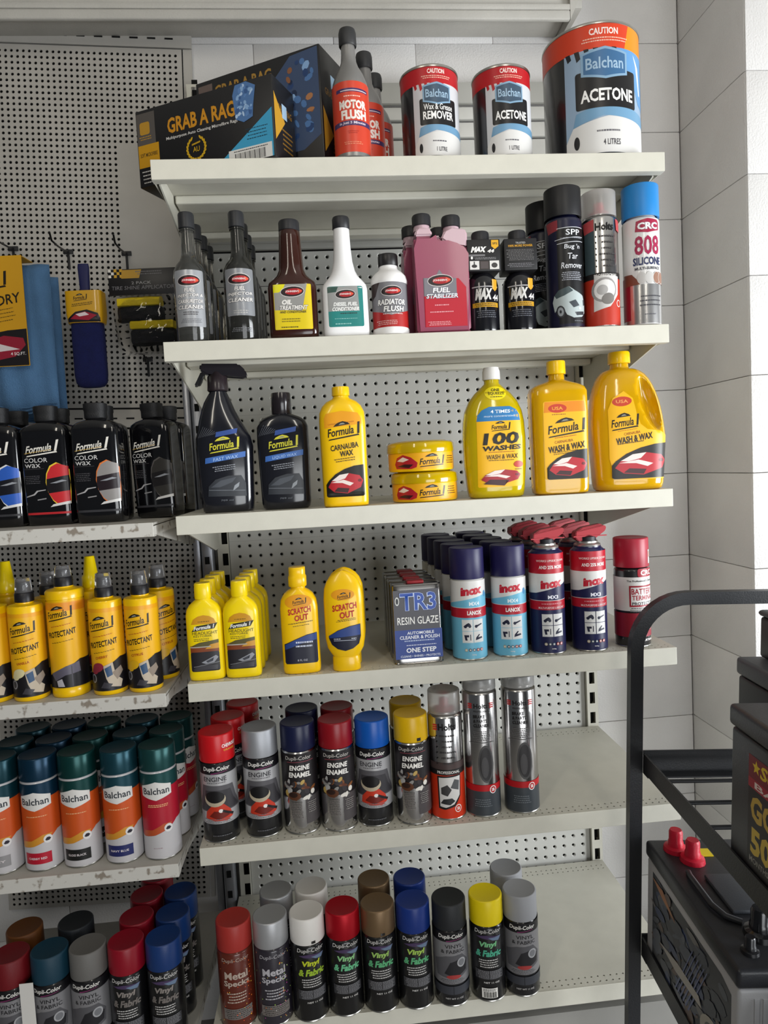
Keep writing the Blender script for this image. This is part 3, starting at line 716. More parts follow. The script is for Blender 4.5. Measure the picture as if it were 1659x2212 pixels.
# headlight restorer, scratch remover bottles
YEL = '#efc302'; YB = mat('#f0bf00', .3, coat=.3); YL = mat('#f2d200', .3, coat=.3)
g4b = 'yellow care bottles on the fourth shelf'
def headlight(lab, loc, rz):
    t = thing('care_bottle', lab, 'bottle', loc, rz, g4b)
    F = Form([(0, 28, 13, 3), (2, 31, 15.5, 3.2), (8, 32, 17, 3.4), (118, 32, 17, 3.4), (128, 30, 16, 3), (136, 25, 15, 2.6), (142, 18, 13, 2.2), (146, 13, 12, 2), (148, 13, 12, 2)])
    F.mesh('body', YL, t)
    Form([(147, 14.3, 13, 2.6), (149, 14.8, 13.5, 2.8), (173, 14.3, 13, 2.8), (175, 13, 12, 2.6)]).mesh('cap', YL, t, 28)
    A = Art(F); A.poly([(-22, 103), (22, 103), (18, 112), (10, 117), (0, 119), (-10, 117), (-18, 112)], '#c98e12')
    A.lines(0, 106, 109, 20, 1, '#5a4410', 2)
    A.poly([(-22, 90), (18, 94), (24, 104), (-14, 100)], '#2c2a1c'); A.text('Formula 1', 0, 97, 35, 7, '#ecebe6', .03, .3, .1)
    A.text('HEADLIGHT', 1, 87, 44, 5.6, '#35341c', .0); A.text('RESTORER', -3, 81.5, 32, 3.6, '#55532a', .0); A.lines(-6, 72, 78, 28, 2, '#6b6520', 5)
    A.rect(-26, 52, 24, 64, '#7e3d1c'); A.poly([(-24, 64), (-10, 70), (24, 74), (24, 62), (-4, 62)], '#57502a'); A.poly([(0, 58), (24, 58), (24, 68), (10, 66)], '#c9902a'); A.rect(-26, 61, 10, 63, '#a8a49a')
    A.rect(-26, 18, 24, 53, '#211f24', 3); A.poly([(-8, 34), (18, 46), (22, 42), (14, 33), (0, 31)], '#8d8f96'); A.poly([(0, 36), (14, 42), (12, 36), (3, 33)], '#3e4048'); A.poly([(-24, 22), (-10, 30), (20, 28), (20, 20)], '#3b3a3f')
    A.poly([(-22, 26), (24, 33), (24, 34), (-22, 27)], '#77787c'); A.build(t); return t
for c_, (x0, rz) in enumerate(((.032, 3), (.097, 0))):
    nm = ('left', 'right')[c_]
    t = headlight(f'yellow headlight restorer bottle, front of the {nm} row at the left end of fourth shelf', place(Z4, x0, .028), R_(rz))
    deeper(t, Z4, [(x0 + .002*k, .028 + .045*k) for k in (1, 2, 3)], R_(2), [f'yellow headlight restorer bottle, {o_} from the front in the {nm} row on fourth shelf' for o_ in ('second', 'third', 'fourth')])
def scratch_label(A, k, w_, y0, tube=False):
    A.ell(0, k + 52, w_*.36, 13, '#dd9410')
    f1logo(A, 2, k + 52, 26, '#221c10', .14, .2)
    A.text('SCRATCH', 1, k + 36, 41, 11, '#b3141c', .03, .1, .12); A.text('OUT', 4, k + 23.5, 25, 11, '#b3141c', .03, .1, .12)
    A.lines(2, k + 13, k + 16, 44, 1, '#4a3c14', 2, rot=.1); A.lines(2, k + 8, k + 10.5, 34, 1, '#6b5a20', 3, rot=.1)
t = thing('care_bottle', 'yellow scratch remover bottle with straight flip cap and blue picture panel on fourth shelf', 'bottle', place(Z4, .202, .026), R_(0), g4b)
F = Form([(0, 30, 15, 3), (2, 33, 17, 3.2), (8, 34, 18.5, 3.4), (120, 34, 18.5, 3.4), (134, 32, 17.5, 3), (145, 26, 16, 2.6), (151, 19, 14, 2.2), (154, 13, 12.5, 2), (160, 13, 12.5, 2)])
F.mesh('body', YB, t); Form([(158, 15.5, 14, 2.6), (160, 16.5, 15, 2.8), (176, 16.5, 15, 2.8), (178, 15, 14, 2.6), (192, 15, 13.5, 2.6), (193, 14, 13, 2.6)]).mesh('cap', YB, t, 28)
A = Art(F); scratch_label(A, 80, 68, 0)
A.poly([(-29, 23), (-27, 20), (28, 20), (30, 23), (30, 75), (12, 72), (-10, 64), (-29, 56)], '#17182a'); A.poly([(-28, 46), (-28, 55), (-10, 63), (12, 71), (29, 74), (29, 62), (0, 56)], '#27407e'); A.lines(6, 48, 62, 34, 2, '#c9cede', 9); A.text('8 FL OZ', 2, 26, 18, 3.4, '#b9b8c0', .01)
A.build(t)
def tubeb(lab, loc, rz):
    t = thing('squeeze_tube', lab, 'bottle', loc, rz, g4b)
    F = Form([(27, 24, 16, 2.6), (33, 28, 17, 2.6), (42, 33, 18, 2.6), (60, 36, 18.5, 2.7), (130, 36, 17, 2.7), (150, 34, 14, 2.6), (163, 29, 11, 2.4), (172, 22, 8, 2.2), (179, 12, 5, 2.1), (182, 4, 3, 2)])
    F.mesh('body', YB, t); Form([(0, 24, 15, 2.5), (2, 25.5, 16, 2.6), (24, 25, 16, 2.6), (27, 23.5, 15, 2.6)]).mesh('flip_cap', YB, t, 30)
    A = Art(F); A.ell(0, 140, 21, 10, '#dd9410'); f1logo(A, 2, 137, 25, '#221c10', .14, .2)
    A.text('SCRATCH', 2, 118, 44, 11.5, '#b3141c', .03, .1, .12); A.text('OUT', 6, 104, 27, 12, '#b3141c', .03, .1, .12); A.lines(4, 92, 97, 36, 2, '#4a3c14', 2, rot=.1)
    A.poly([(-29, 62), (-24, 50), (-14, 42), (0, 38), (14, 42), (25, 50), (29, 64), (29, 86), (10, 83), (-12, 76), (-29, 66)], '#16182c'); A.poly([(-28, 62), (-29, 66), (-12, 75), (10, 82), (28, 85), (28, 66)], '#27407e'); A.rect(-20, 57, 20, 57.8, '#c9cede'); A.lines(-14, 59, 62, 12, 1, '#dfe2ea', 2); A.lines(16, 59, 62, 10, 1, '#dfe2ea', 3)
    A.build(t); return t
t = tubeb('yellow domed scratch remover tube standing on its cap, front one on fourth shelf', place(Z4, .283, .021), R_(-4))
deeper(t, Z4, [(.287, .062)], R_(-4), ['yellow domed squeeze tube standing behind the front one on fourth shelf'])
# resin glaze tins
def tr3(lab, loc, rz):
    t = thing('oblong_tin', lab, 'tin', loc, rz, 'oblong polish tins on the fourth shelf')
    F = Form([(0, 44, 19, 7), (1.5, 46, 21, 7), (3, 45.2, 20.2, 7), (144, 45.2, 20.2, 7), (146, 46, 21, 7), (148, 44.5, 19.5, 7), (146.5, 42.5, 17.5, 7)])
    F.mesh('body', mat('#9c9a98', .22, metal=1.0), t, 60, smooth=30)
    box('screw_cap', -.016, -.012, .1466, .016, .012, .1535, mat('#8e1620', .4), t, .003)
    A = Art(Flat(-20.4)); A.rect(-44, 10, 44, 64, '#1b3a86'); A.rect(-44, 64, 40, 138, '#44434a')
    A.text('TR3', 2, 116, 70, 36, '#10204e', .06); A.text('TR3', 2, 116, 68, 34, '#c9d4ea', .045); A.text('TR3', 2, 116, 67, 33, '#1d469c', .02)
    A.text('RESIN GLAZE', 0, 81, 76, 15, '#15151a', .03); A.text('RESIN GLAZE', 0, 81, 76, 14, '#e6e4e0', .01)
    A.text('AUTOMOBILE', 4, 58, 50, 5.5, '#e1e4ec', .02); A.text('CLEANER & POLISH', 2, 50, 74, 6.5, '#e1e4ec', .02); A.lines(2, 41, 46, 70, 1, '#aebcd8', 4)
    A.lines(4, 33.5, 37, 60, 1, '#c9cfdf', 5); A.text('ONE STEP', 4, 26, 56, 9, '#e6e8ef', .03); A.text('CLEANS • SHINES • PROTECTS', 2, 15, 74, 4, '#cdd5e6', .02)
    A.ell(-37, 118, 4, 8, '#c9c9c6'); A.ell(-37, 118, 2.5, 5.5, '#2b2b30'); A.build(t); return t
t = tr3('chrome and blue oblong polish tin with large blue lettering, frontmost in its row', place(Z4, .417, .040), R_(1))
deeper(t, Z4, [(.4165 - .001*k, .040 + .0435*k) for k in (1, 2, 3)], R_(1), [f'chrome and blue oblong polish tin, {o_} from the front in its row on fourth shelf' for o_ in ('second', 'third', 'fourth')])
# ------------------------------------------------------------------ third shelf: wash and wax
g3 = 'wash and wax bottles on the third shelf'
CLY = mat('#ecb606', .12, trans=.35, coat=.4); CLG = mat('#dcc206', .12, trans=.35, coat=.4); LBY = '#efb40e'
DKP = mat('#17181f', .16, coat=.6)
def dark_label(A, k, w_, band):
    for i in range(9):
        A.poly([(-w_/2 + 1 + i*3.2, k + 64 + i*.6), (-w_/2 + 2 + i*3.2, k + 64 + i*.6), (-w_/2 + 12 + i*3.4, k + 44 - i*1.5 + 40), (-w_/2 + 11 + i*3.4, k + 44 - i*1.5 + 40)], '#5d6068')
    A.poly([(-14, k + 64), (24, k + 70), (26, k + 79), (-12, k + 73)], '#2d4a8c')
    f1logo(A, 1, k + 49, 56, '#c9c232', .12, .2)
    A.poly([(-w_*.38, k + 17), (w_*.40, k + 27), (w_*.41, k + 37), (-w_*.37, k + 27)], '#3a66ad')
    A.text(band, 2, k + 26, 44, 6, '#a9c3e6', .0, .2, .12)
    A.lines(0, k + 3, k + 14, 46, 3, '#8d9098', 4, rot=.1)
    A.poly([(-w_*.36, k - 42), (-w_*.34, k - 24), (-w_*.2, k - 12), (w_*.05, k - 6), (w_*.3, k - 6), (w_*.38, k - 20), (w_*.38, k - 44)], '#2e3137')
    A.poly([(-w_*.3, k - 26), (-w_*.1, k - 14), (w_*.2, k - 9), (w_*.12, k - 18), (-w_*.12, k - 26)], '#494d54')
    A.poly([(w_*.12, k - 34), (w_*.24, k - 26), (w_*.26, k - 18), (w_*.16, k - 24)], '#8d9298'); A.poly([(-w_*.34, k - 30), (w_*.36, k - 33), (w_*.36, k - 34), (-w_*.34, k - 31)], '#6d7178')
    A.text('709 ml', 0, k - 50, 22, 3, '#6d7178', .0)
t = thing('spray_bottle', 'dark trigger spray bottle with blue and yellow label at the left end of third shelf', 'bottle', place(Z3, .083, .070), R_(3), g3)
F = Form([(0, 42, 20, 3), (3, 46, 24, 3.2), (20, 48, 26, 3.2), (70, 50, 27, 3.2), (118, 52, 27, 3), (136, 50, 27, 2.8, -1), (150, 44, 26, 2.6, -3), (166, 38, 24, 2.4, -6), (184, 31, 21, 2.2, -8), (200, 25, 18, 2, -8), (212, 19, 16, 2, -7), (222, 14, 14, 2, -6)])
F.mesh('body', DKP, t)
lathe_obj('collar', [(17, 220), (19, 222), (18, 246), (15, 250), (12, 258)], mat('#2a2226', .3, coat=.3), t, 30, (-.006, 0, 0))
bm = bmesh.new()
def slab(bm, ps, y0, y1):
    a = [bm.verts.new((x*.001, y0*.001, z_*.001)) for x, z_ in ps]; b = [bm.verts.new((x*.001, y1*.001, z_*.001)) for x, z_ in ps]
    bm.faces.new(a); bm.faces.new(b[::-1])
    for i in range(len(ps)): bm.faces.new((a[i], b[i], b[(i+1) % len(ps)], a[(i+1) % len(ps)]))
slab(bm, [(-22, 248), (40, 246), (46, 240), (49, 246), (46, 256), (34, 268), (-34, 270), (-36, 258)], -13, 13)
bmesh.ops.bevel(bm, geom=bm.edges[:], offset=.003, segments=2, affect='EDGES'); bm_obj('spray_head', bm, mat('#17131a', .28, coat=.3), t, 40)
bm = bmesh.new(); slab(bm, [(-26, 258), (-34, 256), (-40, 244), (-47, 232), (-44, 228), (-36, 238), (-28, 248)], -7, 7)
slab(bm, [(-30, 250), (-36, 246), (-41, 231), (-38, 230), (-32, 240)], -7, 7)
bmesh.ops.bevel(bm, geom=bm.edges[:], offset=.0018, segments=2, affect='EDGES'); bm_obj('trigger', bm, BLACK, t, 40)
A = Art(F); dark_label(A, 72, 92, 'FAST WAX'); A.build(t)
t = thing('wax_bottle', 'dark flat wax bottle with black cap, just right of the dark trigger spray bottle', 'bottle', place(Z3, .190, .066), R_(0), g3)
F = Form([(0, 38, 18, 3), (3, 43, 22, 3.4), (12, 45, 24, 3.6), (60, 46, 25, 3.6), (120, 47.5, 25, 3.6), (150, 47, 24, 3.4), (160, 43, 23, 3), (167, 34, 21, 2.6), (172, 22, 18, 2.2), (175, 16, 15, 2)])
F.mesh('body', DKP, t); lathe_obj('cap', [(17, 173), (18.5, 175), (18, 209), (17, 212), (0, 212)], mat('#221d21', .22, coat=.4), t, 32)
A = Art(F); dark_label(A, 70, 88, 'LIQUID WAX'); A.build(t)
t = thing('wax_bottle', 'opaque yellow wax bottle with yellow cap, left of the stacked paste tins on third shelf', 'bottle', place(Z3, .299, .030), R_(-2), g3)
F = Form([(0, 37, 20, 3.4), (2, 40, 23, 3.6), (8, 40.5, 24, 3.8), (150, 41.5, 24, 3.8), (168, 40.5, 23.5, 3.4), (180, 35, 22, 2.8), (188, 27, 19, 2.4), (193, 16, 15, 2), (198, 13.5, 13.5, 2), (203, 13.5, 13.5, 2)])
F.mesh('body', YB, t); lathe_obj('cap', [(15, 198), (16, 199), (15.6, 213), (15, 214), (0, 214)], YB, t, 30)
A = Art(F); A.poly([(-32, 158), (-28, 166), (0, 170), (28, 166), (34, 156), (34, 146), (-32, 140)], '#e59a12'); A.text('Limited Lifetime Guarantee', -2, 149, 46, 2.8, '#a8431c', .0, .1, .1)
f1logo(A, 2, 134, 60, '#231d10', .13, .2, ht=17); A.text('CARNAUBA', 2, 107, 50, 10, '#231d10', .02, .1, .12); A.text('WAX', 5, 95, 24, 10, '#231d10', .03, .1, .12)
A.lines(2, 80, 88, 40, 2, '#6b5212', 3, rot=.1); carpic(A, -34, 18, 34, 74); A.build(t)
# paste tins, a stack of two
def paste(lab, loc, rz, shift):
    t = thing('paste_wax_tin', lab, 'tin', loc, rz, 'round paste wax tins on the third shelf')
    r = 61
    lathe_obj('body', [(r - 6, 0), (r - 1, 1), (r, 4), (r, 33), (r - 1, 35)], YB, t, 56)
    lathe_obj('lid', [(r - 2, 34), (r + 1.8, 34.5), (r + 2.4, 37), (r + 1.6, 50), (r - 1, 53), (r - 6, 54.5), (r - 10, 53.5), (r - 12, 55.6), (0, 55.6)], mat('#dcb800', .12, trans=.3, coat=.5), t, 56)
    A = Art(Round([(0, r), (60, r)])); A.rect(-180, 4, 180, 33, '#e9a70f')
    u = shift; A.poly([(u - 62, 6), (u - 30, 5), (u - 20, 8), (u - 18, 16), (u - 30, 26), (u - 46, 31), (u - 60, 26), (u - 66, 14)], '#b01f2b')
    A.poly([(u - 60, 20), (u - 46, 27), (u - 34, 22), (u - 46, 18)], '#e8d9d2'); A.poly([(u - 60, 10), (u - 34, 7), (u - 26, 13), (u - 44, 14)], '#3a1418')
    f1logo(A, u + 10, 18, 50, '#231d10', .04, .25, ht=13); A.lines(u + 52, 12, 28, 24, 4, '#6b4a12', 5); A.build(t); return t
t = paste('lower of the two stacked round yellow paste wax tins on third shelf', place(Z3, .449, .070), 0, -4)
dup(t, place(Z3 + .0558, .444, .068), R_(7), 'upper of the two stacked round yellow paste wax tins on third shelf')
# 100 washes
t = thing('wash_bottle', 'clear yellow-green wash bottle with white cap and blue label band, right of the stacked tins', 'bottle', place(Z3, .580, .048), R_(-3), g3)
F = Form([(0, 46, 26, 3), (3, 51, 30, 3), (14, 53, 32, 3), (60, 57, 34, 3), (110, 58, 34, 3), (140, 56.5, 33, 2.8), (160, 53, 32, 2.6), (178, 45, 29, 2.4), (192, 34, 25, 2.2), (202, 23, 20, 2), (210, 14, 14, 2), (220, 13.5, 13.5, 2)])
F.mesh('body', CLG, t); lathe_obj('cap', [(15, 217), (16.5, 218), (16, 233), (14.5, 237), (14, 240), (0, 240)], mat('#dcdad6', .35), t, 32)
A = Art(F); A.poly([(-38, 22), (-36, 20), (44, 20), (47, 24), (46, 150), (38, 160), (26, 166), (-12, 166), (-26, 160), (-36, 148)], LBY)
A.poly([(-36, 140), (45, 140), (43, 152), (38, 160), (26, 166), (-12, 166), (-26, 160), (-34, 151)], '#2f76ad'); A.text('4 TIMES', 8, 157, 36, 6, '#e6edf2', .02); A.text('more concentrated', 6, 149, 56, 4, '#cfdde8', .0)
A.ell(2, 191, 20, 13, '#e9d40f'); A.text('ONE', 2, 197, 16, 5.5, '#221d10', .03); A.text('SQUEEZE', 3, 190, 30, 6, '#221d10', .02); A.lines(3, 182, 186, 22, 1, '#4a420f', 2)
f1logo(A, 8, 129, 36, '#231d10', .04, .2); A.text('100', 8, 108, 66, 22, '#1d1910', .035, .2, .02); A.text('WASHES', 8, 91, 72, 9, '#1d1910', .04, .15, .03)
A.lines(8, 82, 85, 60, 1, '#a8641c', 4); A.text('WASH & WAX', 8, 75, 58, 8.5, '#231d10', .01, .1, .02); A.lines(6, 67, 70, 50, 1, '#5a480f', 5)
A.ell(38, 60, 9, 6, '#b3301d'); A.lines(38, 49, 53, 16, 1, '#7a5a1c', 3)
carpic(A, -36, 21, 44, 62, back=None, body='#9e1b26'); A.poly([(-28, 26), (10, 22), (20, 32), (-16, 34)], '#3a1418'); A.build(t)
t = thing('wash_bottle', 'straight-sided clear yellow wash bottle with yellow cap, between the white-capped one and the jug', 'bottle', place(Z3, .700, .038), R_(-4), g3)
F = Form([(0, 44, 24, 4), (3, 49, 29, 4.5), (10, 50, 30, 5), (150, 52, 31, 5), (188, 52, 31, 4.6), (196, 49, 29, 4), (202, 40, 25, 3), (207, 24, 20, 2.4), (211, 15, 15, 2), (222, 14, 14, 2)])
F.mesh('body', CLY, t); lathe_obj('cap', [(16, 221), (17.5, 222), (17, 244), (16, 245.5), (0, 245.5)], YB, t, 32)
A = Art(F); A.rect(-34, 28, 45, 170, LBY, 4); A.poly([(-33, 150), (44, 150), (42, 169), (-31, 169)], '#e2870f'); A.ell(-8, 157, 17, 8, '#c23a22'); A.text('USA', -8, 157, 20, 6, '#e9a23a', .02); A.lines(-6, 144, 148, 30, 1, '#a8641c', 3)
f1logo(A, 8, 121, 72, '#231d10', .12, .2, ht=18); A.lines(6, 104, 107, 50, 1, '#b0521c', 4, rot=.1); A.text('CARNAUBA', 2, 97, 34, 5, '#8a3c12', .0, .1, .1); A.text('WASH & WAX', 7, 86, 68, 12, '#1d1910', .03, .1, .13)
A.lines(4, 74, 80, 52, 2, '#6b5212', 3, rot=.1); carpic(A, -30, 28, 46, 82); A.build(t)
# jug with the pinched grip
t = thing('wash_jug', 'large clear yellow wash jug with pinched side grip, rightmost on third shelf', 'bottle', place(Z3, .838, .055), R_(-6), g3)
JK = [(0, 56, 34, 3.2, 0), (3, 61, 38, 3.4, 0), (12, 63, 40, 3.6, 0), (60, 66, 42, 3.6, 0), (100, 69, 43, 3.4, 0)]
for k in range(1, 12):
    a = k / 11 * PI/2; JK.append((100 + 128 * math.sin(a), 18 + 51 * math.cos(a) ** .8, 18 + 25 * math.cos(a), 3.2 - 1.0 * k / 11, -9 * (k / 11)))
JK += [(232, 17, 17, 2, -9), (242, 16.5, 16.5, 2, -9)]
JF = Form(JK)
def grip(x, z):
    ax, az = x - (34 - (z - 160) * .26), z - 160
    d = math.sqrt((ax / 17) ** 2 + (az / 52) ** 2); return max(0.0, 1 - d ** 3) if d < 1 else 0.0
ks = []; z = 0
kk = sorted({round(k[0], 2) for k in JK} | {float(q) for q in range(104, 226, 5)})
ks = [(z_,) + JF.sec(z_) for z_ in kk]
def jw(v):
    g = grip(v.x, v.z)
    return Vector((v.x, v.y * (1 - .62 * g), v.z))
Form(ks).mesh('body', CLY, t, 84, jw, 60)
lathe_obj('cap', [(18.5, 238), (20.5, 239), (20, 257), (18.5, 260), (0, 260)], YB, t, 36, (-.009, 0, 0))
class JMap:
    def map(s, u, v, off):
        x, y, z_ = JF.map(u, v, off); g = grip(x, z_); return (x, y * (1 - .62 * g) - .4, z_)
A = Art(JMap()); A.poly([(-38, 38), (-28, 22), (-10, 20), (60, 20), (65, 26), (65, 100), (52, 108), (26, 112), (14, 122), (8, 140), (2, 170), (-14, 184), (-34, 172), (-44, 150), (-44, 60)], LBY)
A.ell(-18, 165, 18, 9, '#c2412a', .05); A.text('USA', -18, 165, 22, 6, '#e9a05a', .02); f1logo(A, -14, 126, 52, '#231d10', .1, .2, ht=17)
A.lines(-10, 111, 113, 44, 1, '#b0521c', 4, rot=.1); A.text('CARNAUBA', -2, 106, 30, 5, '#8a3c12', .0, .1, .12); A.text('WASH & WAX', 2, 96, 68, 12, '#1d1910', .03, .1, .14); A.lines(-6, 86, 91, 56, 1, '#6b5212', 3, rot=.1)
carpic(A, -40, 22, 65, 86); A.build(t, dv=6)

# ------------------------------------------------------------------ second shelf: additives
g2 = 'additive bottles on the second shelf'
def joval(A, u, v, wd):
    A.ell(u, v, wd*.5, wd*.235, '#c9c4c2', .05); A.ell(u, v, wd*.475, wd*.205, '#221719', .05); A.ell(u + wd*.06, v, wd*.36, wd*.13, '#a3121e', .05)
    A.poly([(u + wd*.2, v + wd*.13), (u + wd*.42, v + wd*.02), (u + wd*.2, v - wd*.1), (u + wd*.3, v + wd*.01)], '#e05a3a'); A.text("JOHNSEN'S", u, v, wd*.55, wd*.1, '#efe7e4', .02, .1)
GLS = mat('#8f8f8a', .08, trans=.88); GLD = mat('#4a4a46', .08, trans=.7)
def fuelb(lab, loc, rz, rows, glass, lab_col, dark=False):
    t = thing('additive_bottle', lab, 'bottle', loc, rz, g2)
    pr = [(22, 0), (27, 1.5), (28.3, 5), (28.3, 116), (27, 126), (22, 136), (16, 143), (13, 151), (12, 160), (11.3, 180), (11, 204), (0, 204)]
    lathe_obj('body', [(0, .5)] + pr, glass, t, 44)
    lathe_obj('cap', [(12.5, 198), (13.8, 199), (13.8, 222), (12.6, 225), (0, 225)], mat('#26272a', .45), t, 28)
    for r_, z_ in ((13, 196.5),):
        lathe_obj('neck_ring', [(11.4, 194), (13.2, 194.5), (13.2, 196.5), (11.4, 197)], glass, t, 28)
    A = Art(Round([(0, 28.3), (300, 28.3)])); M_ = mat(lab_col, .3, metal=.25)
    A.rect(-28, 42 if dark else 26, 28, 122, lab_col, 3, m=M_)
    joval(A, 0, 104, 42)
    n = len(rows)
    for k, s_ in enumerate(rows):
        A.text(s_, 1, 88 - k*9.6, 19 if k == 0 else 47, 7.4, '#1e1718' if not dark else '#1a1a1c', .06, .2, .03); A.text(s_, 1, 88 - k*9.6, 18 if k == 0 else 46, 6.6, '#e3dfdc', .025, .2, .03)
    A.lines(0, 45, 52, 30, 2, '#4a4648' if not dark else '#b5b3b0', 4); A.lines(0, 14 if dark else 32, 22 if dark else 40, 38, 3, '#77787c', 6); A.build(t); return t
t = fuelb('clear grey additive bottle, front of the leftmost row on second shelf', place(Z2, .047, .032), R_(4), ['FUEL', 'INJECTOR &', 'CARBURETOR', 'CLEANER'], GLS, '#a5a7ab')
deeper(t, Z2, [(.047 + .0015*k, .032 + .061*k) for k in (1, 2, 3)], R_(6), [f'clear grey additive bottle, {o_} from the front in the leftmost row on second shelf' for o_ in ('second', 'third', 'fourth')])
t = fuelb('smoky dark additive bottle with silver upper label, front of the second row on second shelf', place(Z2, .133, .032), R_(2), ['FUEL', 'INJECTOR', 'CLEANER'], GLD, '#8f9195', True)
deeper(t, Z2, [(.132 + .001*k, .032 + .061*k) for k in (1, 2, 3)], R_(6), [f'smoky dark additive bottle, {o_} from the front in the second row on second shelf' for o_ in ('second', 'third', 'fourth')])
def rectb(name, lab, loc, keys, bm_, capk, capm):
    t = thing(name, lab, 'bottle', loc, 0, g2); F = Form(keys); F.mesh('body', bm_, t); lathe_obj('cap', capk, capm, t, 32); return t, F
CAPB = mat('#242427', .45)
t, F = rectb('additive_bottle', 'brown oil treatment bottle with wide neck and yellow and grey label on second shelf', place(Z2, .224, .036), [(0, 38, 20, 3.4), (3, 42, 24, 4), (10, 43, 26, 4.4), (92, 43, 26, 4.2), (100, 41, 25, 3.6), (106, 34, 23, 3), (113, 27, 22, 2.4), (124, 22, 21, 2.1), (150, 20.5, 20.5, 2), (190, 18.5, 18.5, 2), (193, 15, 15, 2)], mat('#3a1810', .15, trans=.25, coat=.4), [(17.5, 191), (18.4, 192), (18.4, 206), (17, 209), (0, 209)], CAPB)
A = Art(F); A.rect(-33, 16, 33, 94, '#d9c010', 2, m=mat('#d9c010', .35)); A.poly([(-32, 50), (-32, 94), (26, 94), (16, 48)], '#8d8c88'); A.poly([(-33, 94), (-12, 94), (-16, 84), (-24, 80), (-33, 80)], '#d9d012')
joval(A, 0, 81, 42); A.text('OIL', -10, 63, 18, 8.5, '#e6e2dc', .05, .2); A.text('TREATMENT', 1, 53.5, 50, 8.5, '#2b2826', .06, .2); A.text('TREATMENT', 1, 53.5, 49, 7.6, '#e6e2dc', .03, .2); A.text('AND CONDITIONER', 0, 46, 46, 4, '#3a3326', .02, .2)
A.lines(-4, 28, 36, 40, 2, '#7a6c14', 4); A.lines(-8, 18, 22, 34, 1, '#4a420f', 3); A.build(t)
t, F = rectb('additive_bottle', 'white diesel conditioner bottle with slim neck and teal label on second shelf', place(Z2, .316, .032), [(0, 36, 20, 3.4), (3, 40, 23, 4), (10, 41, 25, 4.4), (84, 40.5, 25, 4.2), (92, 39, 24, 3.4), (100, 33, 23, 2.8), (108, 26, 21, 2.4), (118, 21, 19, 2.1), (135, 17, 16.5, 2), (160, 15, 15, 2), (192, 14, 14, 2), (193, 12, 12, 2)], mat('#e9e8e8', .38, bump=.04), [(14.5, 191), (15.3, 192), (15.3, 209), (14, 212), (0, 212)], CAPB)
A = Art(F); A.rect(-31, 17, 31, 87, '#1f7d78', 3); A.poly([(-31, 44), (-31, 86), (22, 87), (24, 44)], '#8f908e'); A.poly([(-31, 86), (-12, 86), (-16, 77), (-31, 76)], '#2c4a42')
joval(A, 0, 73, 36); A.text('DIESEL FUEL', 0, 56, 42, 6.5, '#e9e9e6', .04, .2); A.text('CONDITIONER', 0, 47.5, 48, 6.8, '#e9e9e6', .04, .2); A.lines(4, 38, 42, 34, 1, '#2b3a3a', 3); A.lines(0, 28, 34, 50, 1, '#8fc4bf', 4, 1); A.lines(-6, 20, 24, 30, 1, '#8fc4bf', 5); A.build(t)
t = thing('additive_bottle', 'short round white radiator flush bottle with red and grey label on second shelf', 'bottle', place(Z2, .397, .036), R_(-2), g2)
lathe_obj('body', [(0, .5), (28, 0), (32, 2), (33, 6), (33, 12), (32, 14), (32, 92), (33, 94), (33, 98), (31, 106), (25, 113), (18, 118), (16.5, 122), (16.5, 128), (0, 128)], mat('#e6e4e2', .38, bump=.04), t, 48)
lathe_obj('cap', [(17, 125), (17.8, 126), (17.8, 143), (16.5, 146), (0, 146)], mat('#1c1a1b', .4), t, 32)
A = Art(Round([(0, 32), (200, 32)])); A.rect(-100, 14, 100, 92, '#77767a'); A.poly([(-100, 14), (100, 14), (100, 48), (46, 46), (0, 34), (-20, 40), (-46, 46), (-100, 48)], '#a8201e'); A.poly([(-46, 62), (-46, 92), (-20, 92), (-30, 70)], '#2d1c1c')
joval(A, 2, 76, 40); A.text('RADIATOR', 2, 57, 54, 11.5, '#1b1718', .06, .15); A.text('RADIATOR', 2, 57, 53, 10, '#efedea', .03, .15); A.text('FLUSH', 5, 45, 38, 11.5, '#1b1718', .06, .15); A.text('FLUSH', 5, 45, 37, 10, '#efedea', .03, .15)
A.lines(2, 35, 38, 42, 1, '#d9c9c6', 3); A.lines(-8, 17, 26, 44, 3, '#d9a8a4', 4); A.build(t)
